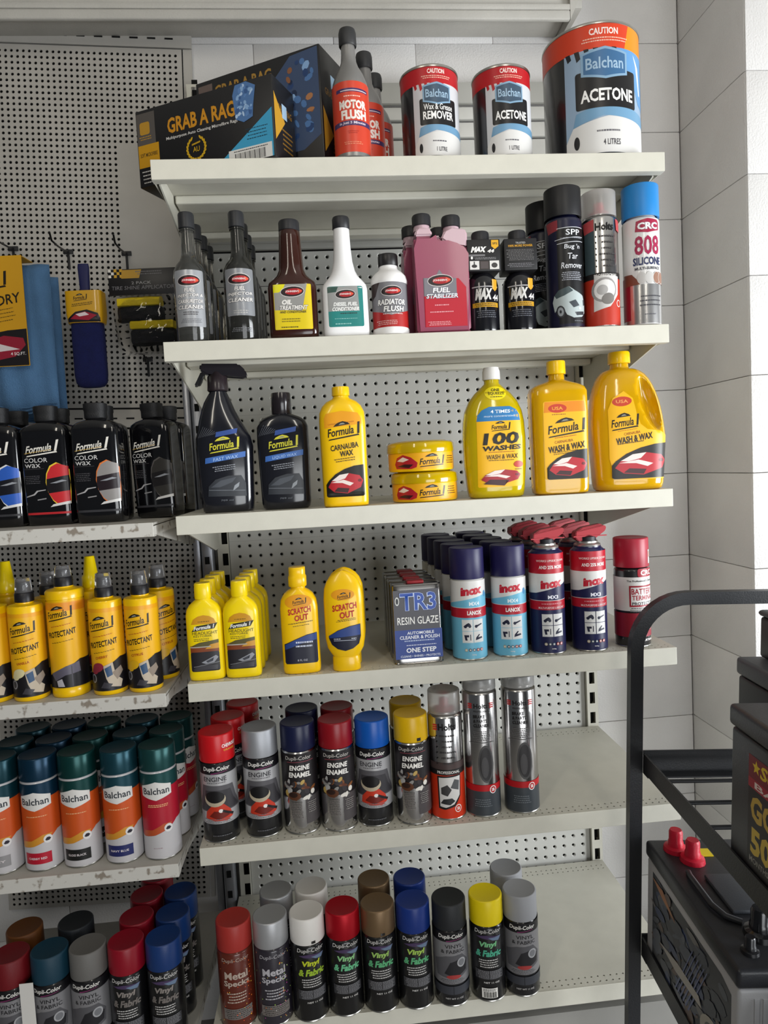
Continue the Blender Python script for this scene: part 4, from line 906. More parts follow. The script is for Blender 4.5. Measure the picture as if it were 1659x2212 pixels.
# twin-neck stabiliser
def stab(lab, loc):
    t = thing('twin_neck_bottle', lab, 'bottle', loc, R_(-2), g2)
    PK = mat('#a04a66', .3, trans=.2, coat=.2); PW = mat('#d9b9c2', .32, trans=.2)
    bm = bmesh.new()
    lo = [(-48, 3), (-45, 0), (45, 0), (49, 4), (50, 60), (49, 124), (46, 128)]
    ps = [(-47, 3), (-44, 0), (46, 0), (50, 4), (50, 138), (47, 156), (30, 152), (12, 158), (2, 166), (-4, 168), (-12, 166), (-12, 172), (-46, 172), (-47, 150)]
    slab(bm, ps, -24, 24); bmesh.ops.bevel(bm, geom=[e for e in bm.edges], offset=.005, segments=3, affect='EDGES'); bm_obj('body', bm, PK, t, 50)
    bm = bmesh.new(); slab(bm, [(2, 165.6), (12, 158.4), (30, 152.4), (46.5, 156.4), (49, 150), (49, 178), (44, 183), (22, 183), (10, 181), (4, 172)], -23, 23)
    slab(bm, [(-13, 172.2), (-45, 172.2), (-43, 182), (-38, 187), (-20, 187), (-14, 182)], -23, 23); slab(bm, [(-12, 168.2), (3, 168.2), (3, 175), (-12, 175)], -14, 14)
    bmesh.ops.bevel(bm, geom=bm.edges[:], offset=.003, segments=3, affect='EDGES'); bm_obj('upper_chamber', bm, PW, t, 50)
    for x, z0 in ((-29, 187), (24, 183)):
        lathe_obj('neck', [(15.5, z0 - 2), (14.5, z0 + 4), (14.5, z0 + 12)], PW, t, 28, (x*.001, 0, 0))
        lathe_obj('cap', [(15.5, z0 + 7), (17, z0 + 8), (17, z0 + 24), (15.5, z0 + 27), (0, z0 + 27)], CAPB, t, 28, (x*.001, 0, 0))
    A = Art(Flat(-24.2)); A.poly([(-33, 12), (43, 12), (43, 80), (30, 96), (-33, 96)], '#b5152c'); A.poly([(-33, 66), (26, 66), (26, 96), (6, 98), (-4, 112), (-12, 98), (-33, 98)], '#77757c')
    joval(A, -3, 93, 46); A.text('FUEL', -1, 76, 32, 10, '#3a3f58', .06, .15); A.text('FUEL', -1, 76, 31, 9, '#e9e7e8', .035, .15); A.text('STABILIZER', 0, 66, 58, 9.5, '#3a3f58', .06, .12); A.text('STABILIZER', 0, 66, 57, 8, '#dfe0e4', .03, .12)
    A.lines(-2, 48, 52, 30, 1, '#e6a8ae', 3); A.lines(-2, 36, 40, 52, 1, '#e6a8ae', 4); A.lines(-6, 14, 22, 44, 3, '#e6a8ae', 5); A.build(t); return t
t = stab('pink twin-necked stabiliser bottle with red label and two black caps, front one on second shelf', place(Z2, .490, .036))
dup(t, place(Z2, .478, .098), R_(0), 'pink twin-necked bottle standing behind the front one on second shelf')
# black boosters with printed card sleeve on the neck
def boost(lab, loc, rz, back=False, rz2=0):
    t = thing('additive_bottle', lab, 'bottle', loc, rz, g2)
    lathe_obj('body', [(0, .5), (25, 0), (29, 2), (29.5, 5), (29.5, 84), (27, 94), (20, 103), (14, 108), (13.5, 168), (0, 168)], mat('#121217', .18, coat=.6), t, 44)
    lathe_obj('cap', [(14.5, 160), (16, 161), (16, 178), (14.5, 181), (0, 181)], CAPB, t, 28)
    bm = bmesh.new(); add_box(bm, -.030, -.024, .107, .030, .024, .163, 0, .002); M = Matrix.Rotation(rz2, 4, 'Z')
    for v in bm.verts: v.co = M @ v.co
    s = bm_obj('card_sleeve', bm, mat('#161517', .5), t, 40)
    A = Art(Round([(0, 29.5), (200, 29.5)]))
    A.text('MAX', -4, 66, 30, 20, '#cfcdc9', .06, .15); A.text('44', 20, 60, 14, 11, '#cfcdc9', .04, .15); A.rect(-26, 43, 26, 51, '#b98a14'); A.lines(0, 44, 50, 46, 2, '#3a2c0a', 3); A.lines(0, 24, 38, 40, 4, '#5c5e66', 5); A.rect(-26, 78, 26, 80, '#a8a5a6')
    A.poly([(12, 92), (24, 92), (24, 76), (18, 71), (12, 76)], '#c9941a'); A.build(t)
    class SM:
        def map(q, u, v, off):
            p_ = M @ Vector((u, -24.1 - off, v)); return tuple(p_)
    B = Art(SM(), du=0)
    if not back:
        B.text('MAX', -9, 145, 26, 10, '#ece9e4', .07, .3); B.text('44', 13, 142, 12, 6, '#ece9e4', .06, .3); B.rect(-28, 133, 2, 136.5, '#6b6a6c'); B.lines(2, 127, 131.5, 44, 2, '#8f8e90', 3)
        B.poly([(14, 161), (27, 161), (27, 150), (20.5, 145), (14, 150)], '#d9a218'); B.text('SP2', 20.5, 155, 9, 3.6, '#2a220c', .03)
        for x0 in (-26, -8, 10): B.rect(x0, 110, x0 + 17, 125, '#d6d3cf' if x0 != -8 else '#332c2a'); 
        B.ell(-18, 116, 5, 3, '#2b292b'); B.rect(-19, 116, -17, 124, '#2b292b'); B.rect(-6.5, 111.5, 7.5, 123.5, '#4c4444'); B.ell(18.5, 117, 5.5, 4.5, '#3a3839'); B.ell(-22, 130.5, 2, 2.6, '#e6e4e0')
    else:
        B.text('100% MORE POWER', 0, 150, 44, 4, '#c9941a', .02); B.text('TRUSTED', 0, 155, 18, 3.4, '#b5b3b0', .01); B.lines(0, 124, 144, 52, 8, '#6a6869', 3); B.lines(0, 112, 120, 50, 3, '#77757a', 4)
    o = B.build(s, 'sleeve_print'); return t
boost('black booster bottle with picture sleeve on its neck, left of the pair on second shelf', place(Z2, .567, .036), R_(0))
boost('black booster bottle with plain-text sleeve on its neck, right of the pair on second shelf', place(Z2, .635, .036), R_(-6), True, R_(4))
# tall cans at right of second shelf
t = thing('spray_can', 'dark blue and black tall can with silver car picture, front one on second shelf', 'spray can', place(Z2, .722, .036), R_(-2), g2)
can_body(t, 32.8, 198, '#10122c'); cap_part(t, 33, 200, 253, mat('#1a1a1c', .45, bump=.05, bscale=900))
A = Art(Round([(0, 33.1), (300, 33.1)])); A.rect(-100, 3, 100, 190, '#14142e'); A.rect(-22, 8, 100, 178, '#0d0d10'); A.poly([(-46, 190), (-20, 192), (-20, 174), (-40, 170)], '#8a3038')
for a_, b_ in (((-22, 176), (34, 178)), ((-26, 156), (34, 162)), ((-22, 149), (34, 154))):
    A.poly([a_, b_, (b_[0], b_[1] + 1), (a_[0], a_[1] + 1)], '#cfd0d6')
A.text('SPP', 8, 169, 28, 10, '#dfe0e4', .01); A.lines(6, 158, 160.5, 44, 1, '#9c9ea8', 2)
for k, s_ in enumerate(("Bug 'n", 'Tar', 'Remover')): A.text(s_, 6, 143 - k*16, (30, 20, 42)[k], 10.5, '#dcdde2', .005, .12)
A.lines(4, 84, 100, 40, 5, '#a9abb4', 6); 
A.poly([(-30, 30), (-34, 48), (-30, 60), (-22, 68), (-4, 74), (8, 66), (26, 58), (33, 44), (32, 28), (22, 20), (4, 18), (-8, 24), (-14, 36), (-22, 38)], '#aab4b4')
A.poly([(-30, 60), (-22, 68), (-4, 74), (4, 66), (-12, 58), (-26, 54)], '#3f4c4f'); A.ell(-19, 30, 8, 11, '#2a2c30', .1); A.ell(-19, 30, 5.4, 8, '#8f9498', .1); A.ell(-19, 30, 2, 3, '#2a2c30', .1)
A.poly([(-4, 46), (8, 50), (16, 40), (4, 36)], '#3d4348'); A.poly([(26, 50), (31, 52), (32, 42), (27, 40)], '#3d4348'); A.poly([(6, 28), (28, 30), (27, 24), (10, 22)], '#2a2e33'); A.ell(17, 35, 3, 2.4, '#c9d0d0'); A.lines(14, 11, 14, 22, 1, '#77797f', 3)
A.build(t)
deeper(t, Z2, [(.709, .108)], R_(-30), ['dark blue and black tall can standing behind the front one with the car picture'])
holts('spray_can', 'spray can with frosted clear cap, red base and wheel picture, beside the blue-capped can', place(Z2, .790, .036), R_(-4), g2, 246, 198, 33, 'radiator')
t = thing('spray_can', 'white and silver tall can with bright blue cap and crimson number, rightmost on second shelf', 'spray can', place(Z2, .869, .036), R_(-4), g2)
can_body(t, 32.8, 194, '#d9d7d5'); cap_part(t, 32.8, 196, 255, mat('#1f7cc0', .42, bump=.08, bscale=1100))
A = Art(Round([(0, 33.1), (300, 33.1)])); full(A, 33.1, 4, 74, None, m=mat('#bdbcbb', .25, metal=.8)); A.rect(-60, 12, -34, 90, '#8a1c30')
A.poly([(-22, 168), (-20, 186), (0, 190), (20, 188), (24, 184), (24, 170), (0, 165)], '#9c1f40'); A.text('CRC', 1, 177, 38, 13, '#8e8a92', .07); A.text('CRC', 1, 177, 38, 12, '#efecec', .03)
A.text('808', 0, 143, 47, 34, '#9c1f48', .02); A.text('SILICONE', 0, 115, 54, 14, '#27305a', .03); A.text('MULTI-SURFACE', 0, 102, 48, 5, '#4a4a52', .03)
A.poly([(-50, 74), (-50, 96), (-30, 94), (-16, 78), (-16, 74)], '#7a4636'); A.poly([(14, 74), (14, 96), (46, 94), (46, 74)], '#7a4636')
for u in (-12, 2, 16, 28): A.ell(u, 85, 8.5, 11, '#cfcdca'); A.ell(u, 85, 7.8, 10.2, '#c2bfbc' if u in (2, -12) else '#8f6a58')
for k, s_ in enumerate(('Stops Squeaks', 'Prevents Sticking', 'Waterproofs')): A.lines(4, 50 - k*8, 55 - k*8, 46, 1, '#44444a', 8 + k)
A.lines(2, 18, 22, 26, 1, '#5a5a60', 4); A.build(t)

# ------------------------------------------------------------------ top shelf
t = thing('additive_bottle', 'red-orange motor flush bottle with pewter neck and black cap, frontmost on top shelf', 'bottle', place(Z1, .345, .030), R_(0), 'red-orange bottles on the top shelf')
lathe_obj('body', [(0, .5), (28, 0), (31.5, 2), (32, 6), (32, 122), (30, 134), (24, 150), (17, 162), (13.5, 172), (12.5, 184), (12, 204), (0, 204)], mat('#8f8d8b', .35, metal=.55), t, 48)
lathe_obj('cap', [(14, 198), (15.5, 200), (15.5, 220), (14, 226), (0, 227)], mat('#2b2b2c', .5), t, 28)
A = Art(Round([(0, 32), (300, 32)])); full(A, 32, 8, 126, '#c9402a'); A.rect(-29, 108, 32, 114, '#3c2c5c'); A.rect(-20, 109.5, 30, 111, '#d9c9c9'); A.rect(-40, 52, 40, 60, '#44305c'); A.lines(0, 99, 103, 34, 1, '#f0c9b8', 3)
A.text('MOTOR', 2, 87, 50, 15, '#e9dfd6', .055); A.text('FLUSH', 3, 70, 46, 16, '#e9dfd6', .055); A.text('In Just 5 Minutes', 0, 56, 48, 5.5, '#dcd0dc', .02, .1); A.lines(0, 38, 44, 20, 2, '#a82a1a', 4); A.lines(0, 20, 26, 34, 2, '#e08a6a', 5); A.build(t)
deeper(t, Z1, [(.378, .100), (.402, .170)], R_(-8), ['red-orange bottle with pewter neck, second in line behind the frontmost one on top shelf', 'red-orange bottle with pewter neck, rearmost of the three on top shelf'])
def tin(name, lab, loc, rz, r, h, title, capc, big=False, lit='1 LITRE'):
    t = thing(name, lab, 'tin', loc, rz, 'solvent tins on the top shelf'); k = h / 160
    lathe_obj('body', [(0, 2), (r - 4, 1.5), (r - 2, 0), (r + .6, .3), (r + .8, 2), (r, 4), (r, h - 5), (r - .2, h - 4)], mat('#131316', .3, coat=.4), t, 56)
    lathe_obj('lid_rim', [(r - .4, h - 5), (r + .9, h - 4.4), (r + 1.3, h - 2), (r + .6, h), (r - 3, h), (r - 4, h - 5), (0, h - 5)], TINRIM, t, 56)
    A = Art(Round([(0, r), (400, r)])); w2 = r * 1.0
    full(A, r, h*.80, h - 5, capc[0])
    if big: A.poly([(r*.5, h*.80), (r*1.5, h*.80), (r*1.5, h-5), (r*.62, h-5)], '#e8860f')
    A.text('CAUTION', r*.05, h*.925, r*.6, h*.05, '#f0dcd4', .03); A.lines(r*.05, h*.845, h*.885, r*1.1, 2, '#e8b8a4', 3)
    la = '#8fa6bd' if big else '#c9c9cc'
    A.poly([(-w2*.78, 5), (w2*1.25, 5), (w2*1.25, h*.80), (-w2*.78, h*.80)], la)
    for i in range(6):
        u = -w2*.75 + i * w2*.19; A.poly([(u, h*.805), (u + w2*.1, h*.805), (u + w2*.13, h*(.76 - .015*(i % 3))), (u + w2*.05, h*(.745 - .02*(i % 2)))], capc[0] if not big else '#1d1d22')
    if big:
        A.poly([(w2*.3, h*.80), (w2*1.25, h*.80), (w2*1.25, h*.4), (w2*.95, h*.42)], '#5f93c4'); A.poly([(w2*.75, h*.78), (w2*.95, h*.7), (w2*1.05, h*.5), (w2*.98, h*.5), (w2*.85, h*.7)], '#dfe6ee')
    A.poly([(-w2*.55, h*.34), (0, h*.385), (w2*1.25, h*.34), (w2*1.25, h*.26), (0, h*.30), (-w2*.62, h*.24)], '#6b95b4'); A.poly([(-w2*.78, 5), (w2*1.25, 5), (w2*1.25, h*.26), (w2*.1, h*.295), (-w2*.62, h*.24), (-w2*.78, h*.14)], '#d3d1ce')
    A.rect(-w2*.55, h*.36, w2*.78, h*.64, '#151416', 3*k)
    badge(A, w2*.06, h*.69, w2*.98, h*.24, '#3a648c' if big else '#3d5063', '#7fa0ba', 'Balchan', '#9ab4c9')
    if len(title) == 1: A.text(title[0], w2*.12, h*.455, w2*1.14, h*.095, '#efedea', .03)
    else: A.text(title[0], w2*.1, h*.55, w2*1.02, h*.065, '#efedea', .01); A.text(title[1], w2*.1, h*.46, w2*1.08, h*.088, '#efedea', .025)
    A.lines(w2*.1, h*.17, h*.2, w2*.6, 1, '#55535a', 4); A.text(lit, w2*.16, h*.10, w2*.36, h*.045, '#3a383e', .01); A.ell(-w2*.55, h*.12, w2*.06, h*.05, '#141316')
    A.rect(w2*1.26, 5, w2*1.34, h*.8, '#d8d6d3'); A.build(t); return t
tin('solvent_tin', 'small tin with black, white and red label reading grease remover, left of the three tins', place(Z1, .4905, .062), R_(2), 52, 160, ('Wax & Grease', 'REMOVER'), ('#b0171f',))
tin('solvent_tin', 'small tin with black, white and red label reading acetone, middle of the three tins', place(Z1, .6235, .062), R_(-2), 52, 160, ('ACETONE',), ('#b0171f',))
tin('solvent_tin', 'large four litre tin with orange top band, rightmost item on top shelf', place(Z1, .806, .094), R_(-8), 87, 231, ('ACETONE',), ('#cc3c1c',), True, '4 LITRES')
# rag boxes
def ragbox(lab, loc, rz, L, Dp, H, second=False):
    t = thing('rag_box', lab, 'box', loc, rz, 'cardboard rag boxes on the top shelf')
    BK = mat('#141315', .42, coat=.15)
    box('carton', 0, 0, 0, L*.001, Dp*.001, H*.001, BK, t, .0015, 2)
    A = Art(Flat(0), du=0)
    if not second:
        A.rect(2, H - 62, 42, H - 6, '#55504c'); A.rect(8, H - 44, 30, H - 22, '#b5882a', 4); A.lines(20, H - 54, H - 46, 28, 2, '#b5882a', 3)
        A.rect(2, 34, 48, 74, '#c48f14'); A.text('SOFT MICROFIBRE', 25, 56, 38, 7, '#3a2a10', .02); A.lines(24, 4, 30, 34, 4, '#c9c6c2', 4, 2)
        A.text('GRAB A RAG', 140, H - 40, 142, 27, '#c98a1e', .03); A.text('Multipurpose Auto Cleaning Microfibre Rags', 140, H - 62, 150, 7, '#dcd9d5', .01)
        A.poly([(L - 124, 2), (L - 3, 2), (L - 3, 82)], '#3f9cc4'); A.lines(L - 34, 36, 58, 44, 4, '#16384a', 5, 1.6)
        A.rect(L - 92, 2, L - 6, 26, '#dfddd9')
        for k in range(26): A.rect(L - 80 + k*2.4, 3, L - 80 + k*2.4 + (1.5 if k % 4 == 0 else .8), 19, '#17161a')
        A.lines(L - 48, 20.5, 24, 70, 1, '#3a383c', 6)
        cx, cz = 128, 46
        for sgn in (-1, 1):
            for k in range(9):
                a = -PI/2 + sgn * (k + .8) * .30; A.ell(cx + sgn*0 + 19*math.cos(a), cz + 19*math.sin(a), 4.4, 1.9, '#c9a018', a + PI/2 - sgn*.5, 8)
        A.poly([(cx - 9, cz + 5), (cx + 9, cz + 8), (cx + 9, cz + 11), (cx - 9, cz + 8)], '#b58f16'); A.text('AU', cx, cz - 2, 14, 9, '#c9a018', .01)
        rn = random.Random(4)
        A.poly([(212, H - 60), (208, H - 20), (214, H - 4), (236, H - 2), (254, H - 12), (248, H - 44), (246, H - 62), (228, H - 68)], '#4f74a6')
        for i in range(34): A.ell(rn.uniform(214, 246), rn.uniform(H - 58, H - 8), rn.uniform(2, 6), rn.uniform(1.5, 4), rn.choice(['#86a9d2', '#3a5c90', '#b3cbe6', '#5b82b8']), rn.uniform(0, 3), 8)
    else:
        A.rect(6, H - 48, 38, H - 8, '#6b5c56'); A.text('GRAB A RAG', 106, H - 25, 126, 21, '#a37c34', .03)
        rn = random.Random(9); A.poly([(L - 96, 40), (L - 98, H - 40), (L - 60, H - 6), (L - 4, H - 3), (L - 4, 60), (L - 40, 40)], '#3c4c6a')
        for i in range(40): A.ell(rn.uniform(L - 92, L - 12), rn.uniform(52, H - 14), rn.uniform(4, 11), rn.uniform(3, 7), rn.choice(['#4f74a6', '#27406c', '#a9744c', '#86a9d2', '#8a5a3c', '#1f2c48']), rn.uniform(0, 3), 8)
    o = A.build(t, 'front_print')
    class Side:
        def map(s, u, v, off): return (L + off, u, v)
    B = Art(Side(), du=0); B.text('GRAB A RAG', Dp*.5, H*.66, Dp*.7, 12, '#8a6420', .02); B.poly([(4, 30), (40, 70), (4, 110)], '#c08f2a'); B.rect(Dp*.4, H - 60, Dp*.62, H - 36, '#9cb8cf'); B.lines(Dp*.6, 20, 60, Dp*.5, 5, '#8a6420', 3, 3)
    B.build(t, 'side_print'); return t
ang = math.atan2(-(.118 + .007), (.211 + .046)); Lx = math.hypot(.257, .125) * 1000; a2 = R_(-28.7)
ragbox('black rag carton with gold lettering, the front one overhanging the left end of top shelf', (-.046, .118, Z1 + .0006), ang, Lx, 77, 136)
ragbox('black rag carton with towel picture, standing behind the front carton on top shelf', (.059, .171, Z1 + .0006), a2, 269, 97, 213, True)
# ------------------------------------------------------------------ left bay: hanging goods
LP_Y = .4286
def rod(bm, pts, r=.0016, n=8):
    prev = None
    for i, p in enumerate(pts):
        p = Vector(p); d = (Vector(pts[min(i+1, len(pts)-1)]) - Vector(pts[max(i-1, 0)])).normalized()
        a = d.orthogonal().normalized(); b = d.cross(a)
        if prev and (a - prev).length > 1.0: pass
        if prev is not None:
            a = (prev - d * prev.dot(d)).normalized(); b = d.cross(a)
        prev = a
        ring = [bm.verts.new(p + r * (math.cos(2*PI*k/n) * a + math.sin(2*PI*k/n) * b)) for k in range(n)]
        if i: 
            for k in range(n): bm.faces.new((last[k], last[(k+1) % n], ring[(k+1) % n], ring[k]))
        else: bm.faces.new(ring[::-1])
        last = ring
    bm.faces.new(last)
def hook(lab, x, z, L, tee=False):
    t = thing('peg_hook', lab, 'hook', (x, LP_Y - .0015, z), 0, 'black peg hooks on the left pegboard')
    bm = bmesh.new(); rod(bm, [(0, 0, 0), (.002, -.02, -.006), (.004, -L*.6, -.012), (.005, -L + .012, -.012), (.006, -L, .002)], .0021); bm_obj('prong', bm, BLACK, t, 60)
    bm = bmesh.new(); add_box(bm, -.011, -.003, -.006, .011, 0, .004, 0, .001); add_box(bm, -.0025, -.004, -.040, .0025, -.0003, -.004, 0, .001); bm_obj('back_plate', bm, MBLACK, t, 40)
    return t
hook('black peg hook holding the blue towel pack', -.405, 1.885, .15)
hook('black peg hook holding the navy wash brush', -.286, 1.875, .125)
hook('black peg hook holding the clear bag of applicator pads', -.158, 1.868, .12)
hook('empty black peg hook with drooping plate below the applicator bag', -.128, 1.628, .06)
# towel packs
def towel(lab, loc, rz, card=True):
    t = thing('towel_pack', lab, 'towel', loc, rz, 'blue towel packs hanging on the left pegboard')
    CL = mat('#4c7299', .9, bump=.9, bscale=500, mottle=.14, mscale=25)
    def sheet(x0, x1, y0, h, th, ph):
        bm = bmesh.new(); nx, nz = 26, 22; F_, B_ = [], []
        for j in range(nz + 1):
            v = j / nz; rf, rb = [], []
            for i in range(nx + 1):
                u = i / nx; x = x0 + (x1 - x0) * u; wv = .004*math.sin(u*9 + ph) * (1.2 - v) + .0025*math.sin(u*23 + v*3 + ph)
                zz = -h * (1 - v) + (.004*math.sin(u*6 + ph) if j == 0 else 0)
                rnd = .5 * th * (1 - abs(2*u - 1) ** 8) * (1 - .8*abs(2*v-1) ** 14)
                rf.append(bm.verts.new((x, y0 - rnd + wv, zz))); rb.append(bm.verts.new((x, y0 + rnd + wv + .0004, zz)))
            F_.append(rf); B_.append(rb)
        for g, s_ in ((F_, 1), (B_, -1)):
            for j in range(nz):
                for i in range(nx):
                    q = (g[j][i], g[j][i+1], g[j+1][i+1], g[j+1][i]); bm.faces.new(q if s_ > 0 else q[::-1])
        for j in range(nz):
            bm.faces.new((F_[j][0], F_[j+1][0], B_[j+1][0], B_[j][0])); bm.faces.new((F_[j][nx], B_[j][nx], B_[j+1][nx], F_[j+1][nx]))
        for i in range(nx):
            bm.faces.new((F_[0][i], B_[0][i], B_[0][i+1], F_[0][i+1])); bm.faces.new((F_[nz][i], F_[nz][i+1], B_[nz][i+1], B_[nz][i]))
        return bm
    o = bm_obj('cloth', sheet(-.085, .088, .0, .300, .030, .3), CL, t, 80)
    for k in range(3):
        bm = bmesh.new(); rod(bm, [(-.082 + .17*i/12, -.012 + .002*k, -.284 - .006*k + .004*math.sin(i*.7)) for i in range(13)], .0016); bm_obj('hem_fold', bm, CL, o, 60)
    if card:
        cm = bmesh.new(); add_box(cm, -.090, -.0275, -.205, .047, -.026, .012); add_box(cm, -.090, -.027, .010, .047, .020, .0115); c = bm_obj('card', cm, mat('#c99413', .45), t)
        A = Art(Flat(-27.6), du=0)
        A.poly([(-89, -204), (46, -204), (46, -132), (8, -134), (-30, -140), (-60, -152), (-89, -170)], '#171215'); A.poly([(-80, -190), (-40, -196), (20, -186), (42, -164), (38, -150), (0, -144), (-50, -158), (-78, -174)], '#8d1c30'); A.poly([(-84, -168), (-10, -160), (30, -172), (-20, -176)], '#cfc4c4'); A.poly([(-60, -155), (-10, -146), (-20, -154), (-50, -160)], '#d6cfd0')
        f1logo(A, -22, -38, 76, '#191410', .12, .2, ht=22); A.text('SUPER DRY', -22, -78, 122, 20, '#191410', .015, .1, .14); A.lines(-20, -122, -92, 104, 4, '#4a3a10', 4, 1.4, rot=.14)
        A.text('4 SQ.FT.', 26, -181, 30, 7, '#dedad8', .01); A.build(c, 'card_print')
    return t
towel('light blue towel pack with yellow car-wash card, hanging at the left edge of the frame', (-.358, .262, 1.797), R_(-4))
towel('light blue towel without visible card, hanging just behind the yellow-carded pack', (-.362, .322, 1.787), R_(-6), False)
# brush
t = thing('wash_brush', 'navy padded wash brush with yellow card sleeve, hanging from a hook', 'brush', (-.222, .318, 1.806), R_(-2))
NV = mat('#141b52', .95, bump=1.0, bscale=700, mottle=.2, mscale=60)
Form([(-252, 18, 8, 2.4), (-250, 26, 11, 2.4), (-242, 32, 15, 2.6), (-225, 34, 17, 2.8), (-150, 34, 18, 2.8), (-110, 33, 17, 2.8), (-92, 31, 15, 2.6)]).mesh('pad', NV, t, 40)
Form([(-52, 10, 6, 2.6), (-20, 11, 6, 2.8), (0, 12, 4, 2.8), (8, 11, 3, 2.6)]).mesh('handle', mat('#14184a', .6), t, 24)
F = Form([(-118, 36, 20, 5), (-100, 38, 22, 6), (-52, 38, 21, 6)]); F.mesh('card_sleeve', mat('#cf9c14', .35, coat=.4), t, 48)
A = Art(F); A.poly([(-36, -117), (36, -117), (30, -100), (8, -92), (-16, -96), (-36, -112)], '#14121a'); A.poly([(-28, -110), (10, -114), (28, -104), (4, -96), (-14, -100)], '#a01c34'); A.poly([(-16, -101), (4, -97), (12, -103), (-8, -106)], '#e3d6d8')
f1logo(A, -4, -67, 30, '#231d10', .1, .2); A.lines(-2, -84, -77, 50, 2, '#4a3a10', 3, rot=.1); A.build(t)
# bag of applicators
t = thing('applicator_bag', 'clear bag of black and yellow foam pads with checkered header card, on a hook', 'bag', (-.100, .335, 1.80), R_(-3))
for k, (x0, z0) in enumerate(((-58, -104), (-34, -152))):
    s_ = box('foam_pad', (x0)*.001, -.020 + .004*k, (z0 - 4)*.001, (x0 + 94)*.001, .012, (z0 + 26)*.001, mat('#17171a', .9, bump=.8, bscale=500), t, .006)
    box('foam_strip', (x0)*.001, -.0215 + .004*k, (z0 + 27)*.001, (x0 + 92)*.001, .010, (z0 + 44)*.001, mat('#d9bd12', .8, bump=.6, bscale=500), t, .003)
bm = bmesh.new(); add_box(bm, -.078, -.002, -.050, .074, .002, .006, 0, .0008); hd = bm_obj('header_card', bm, mat('#151316', .4), t, 40)
A = Art(Flat(-2.2), du=0)
for i in range(5):
    for j in range(3):
        if (i + j) % 2 == 0: A.rect(-77 + i*6, -12 + j*6, -71 + i*6, -6 + j*6, '#dedad2' if i < 2 else '#c99a14')
A.poly([(-50, -14), (-12, -14), (-6, 4), (-48, 4)], '#b98c16'); A.text('2 PACK', -8, -24, 42, 6, '#9c9a9c', .0); A.text('TIRE SHINE APPLICATORS', -2, -34, 140, 8, '#77757a', .0, .1); A.lines(10, -8, 2, 60, 2, '#6a686c', 3); A.build(hd, 'header_print')
bm = bmesh.new(); nx, nz = 20, 24; G = []
rn = random.Random(11)
for s_ in (-1, 1):
    g = []
    for j in range(nz + 1):
        row = []
        for i in range(nx + 1):
            u, v = i / nx, j / nz; e = (1 - abs(2*u-1) ** 4) * (1 - abs(2*v - 1) ** 6)
            row.append(bm.verts.new((-.078 + .154*u + .016*(1-v), s_*(.0235*e + rn.uniform(-.0022, .0022)*e) - .004, -.050 - .128*(1 - v))))
        g.append(row)
    for j in range(nz):
        for i in range(nx): bm.faces.new((g[j][i], g[j][i+1], g[j+1][i+1], g[j+1][i]))
bm_obj('clear_bag', bm, mat('#ffffff', .04, trans=1.0, ior=1.3), t, 60)

# ------------------------------------------------------------------ left bay: black car wax bottles
Y1, Y2, Y3, Y4 = ZL
gl3 = 'black car wax bottles on the uppermost left shelf'
BKG = mat('#0c0c0f', .12, coat=.7)
def colorwax(lab, loc, rz, helm, dark, ry=0.0, edge='#d9d9d6'):
    t = thing('wax_bottle', lab, 'bottle', loc, rz, gl3, 0, ry)
    F = Form([(0, 38, 20, 3.4), (3, 42, 24, 4), (12, 43, 25, 4.4), (110, 43.5, 26, 4.6), (170, 43, 25, 4.4), (178, 41, 24, 3.6), (184, 33, 21, 2.8), (188, 20, 16, 2.2), (190, 14, 14, 2)])
    F.mesh('body', BKG, t)
    Form([(189, 17, 15, 2.6), (191, 19, 17, 2.8), (204, 19, 17, 2.8), (206, 20, 18, 2.8), (217, 20, 18, 2.8), (218, 18, 16, 2.6)]).mesh('flip_cap', mat('#141416', .5, bump=.4, bscale=900), t, 30)
    A = Art(F); f1logo(A, -2, 140, 60, '#e3dfd6', .1, .35, False); A.poly([(-34, 131), (16, 137), (16, 138), (-34, 132)], '#b58f2c')
    A.text('COLOR', -14, 119, 42, 8, '#dcdad8', .0); A.text('wax', -20, 109, 28, 7, '#c9c7c5', .0); A.rect(-38, 103, 0, 103.6, '#4a4648'); A.lines(-22, 76, 92, 28, 5, '#5a585c', 5, 1)
    A.poly([(-36, 52), (-20, 56), (-14, 62), (0, 64), (0, 65.5), (-16, 64), (-22, 58), (-36, 54)], '#a9a7a8'); A.poly([(-16, 46), (0, 48), (0, 50), (-16, 48)], '#8d8b8c')
    A.poly([(38, 106), (22, 116 - 2), (10, 108), (3, 94), (1, 78), (4, 60), (12, 44), (20, 36), (41, 38), (42, 60), (42, 100)], edge)
    A.poly([(41, 106), (24, 112), (12, 106), (5, 94), (3, 84), (41, 90)], helm); A.poly([(4, 60), (12, 46), (21, 38), (41, 40), (41, 62)], helm)
    A.poly([(3, 84), (41, 90), (42, 76), (41, 62), (5, 58), (2, 70)], dark); A.poly([(8, 76), (30, 82), (38, 80), (20, 76)], '#8f9298')
    A.poly([(6, 33), (41, 38), (41, 43), (12, 38)], '#d6d4d2'); A.rect(-36, 20, 40, 24, helm if helm == '#c22a30' else '#3a3a3e'); A.build(t); return t
ly = .083
t0 = colorwax('black wax bottle with blue helmet picture, cut by the left edge of the frame', place(Y1, -.331, ly + .024), R_(-2), '#2b58b0', '#12131c')
t1 = colorwax('black wax bottle with red helmet picture on uppermost left shelf', place(Y1, -.243, ly + .022), R_(-2), '#c22a30', '#151216', edge='#e6c23a')
t2 = colorwax('black wax bottle with silver-grey helmet picture on uppermost left shelf', place(Y1, -.150, ly + .010), R_(-3), '#8d8987', '#20161c', edge='#d9773a')
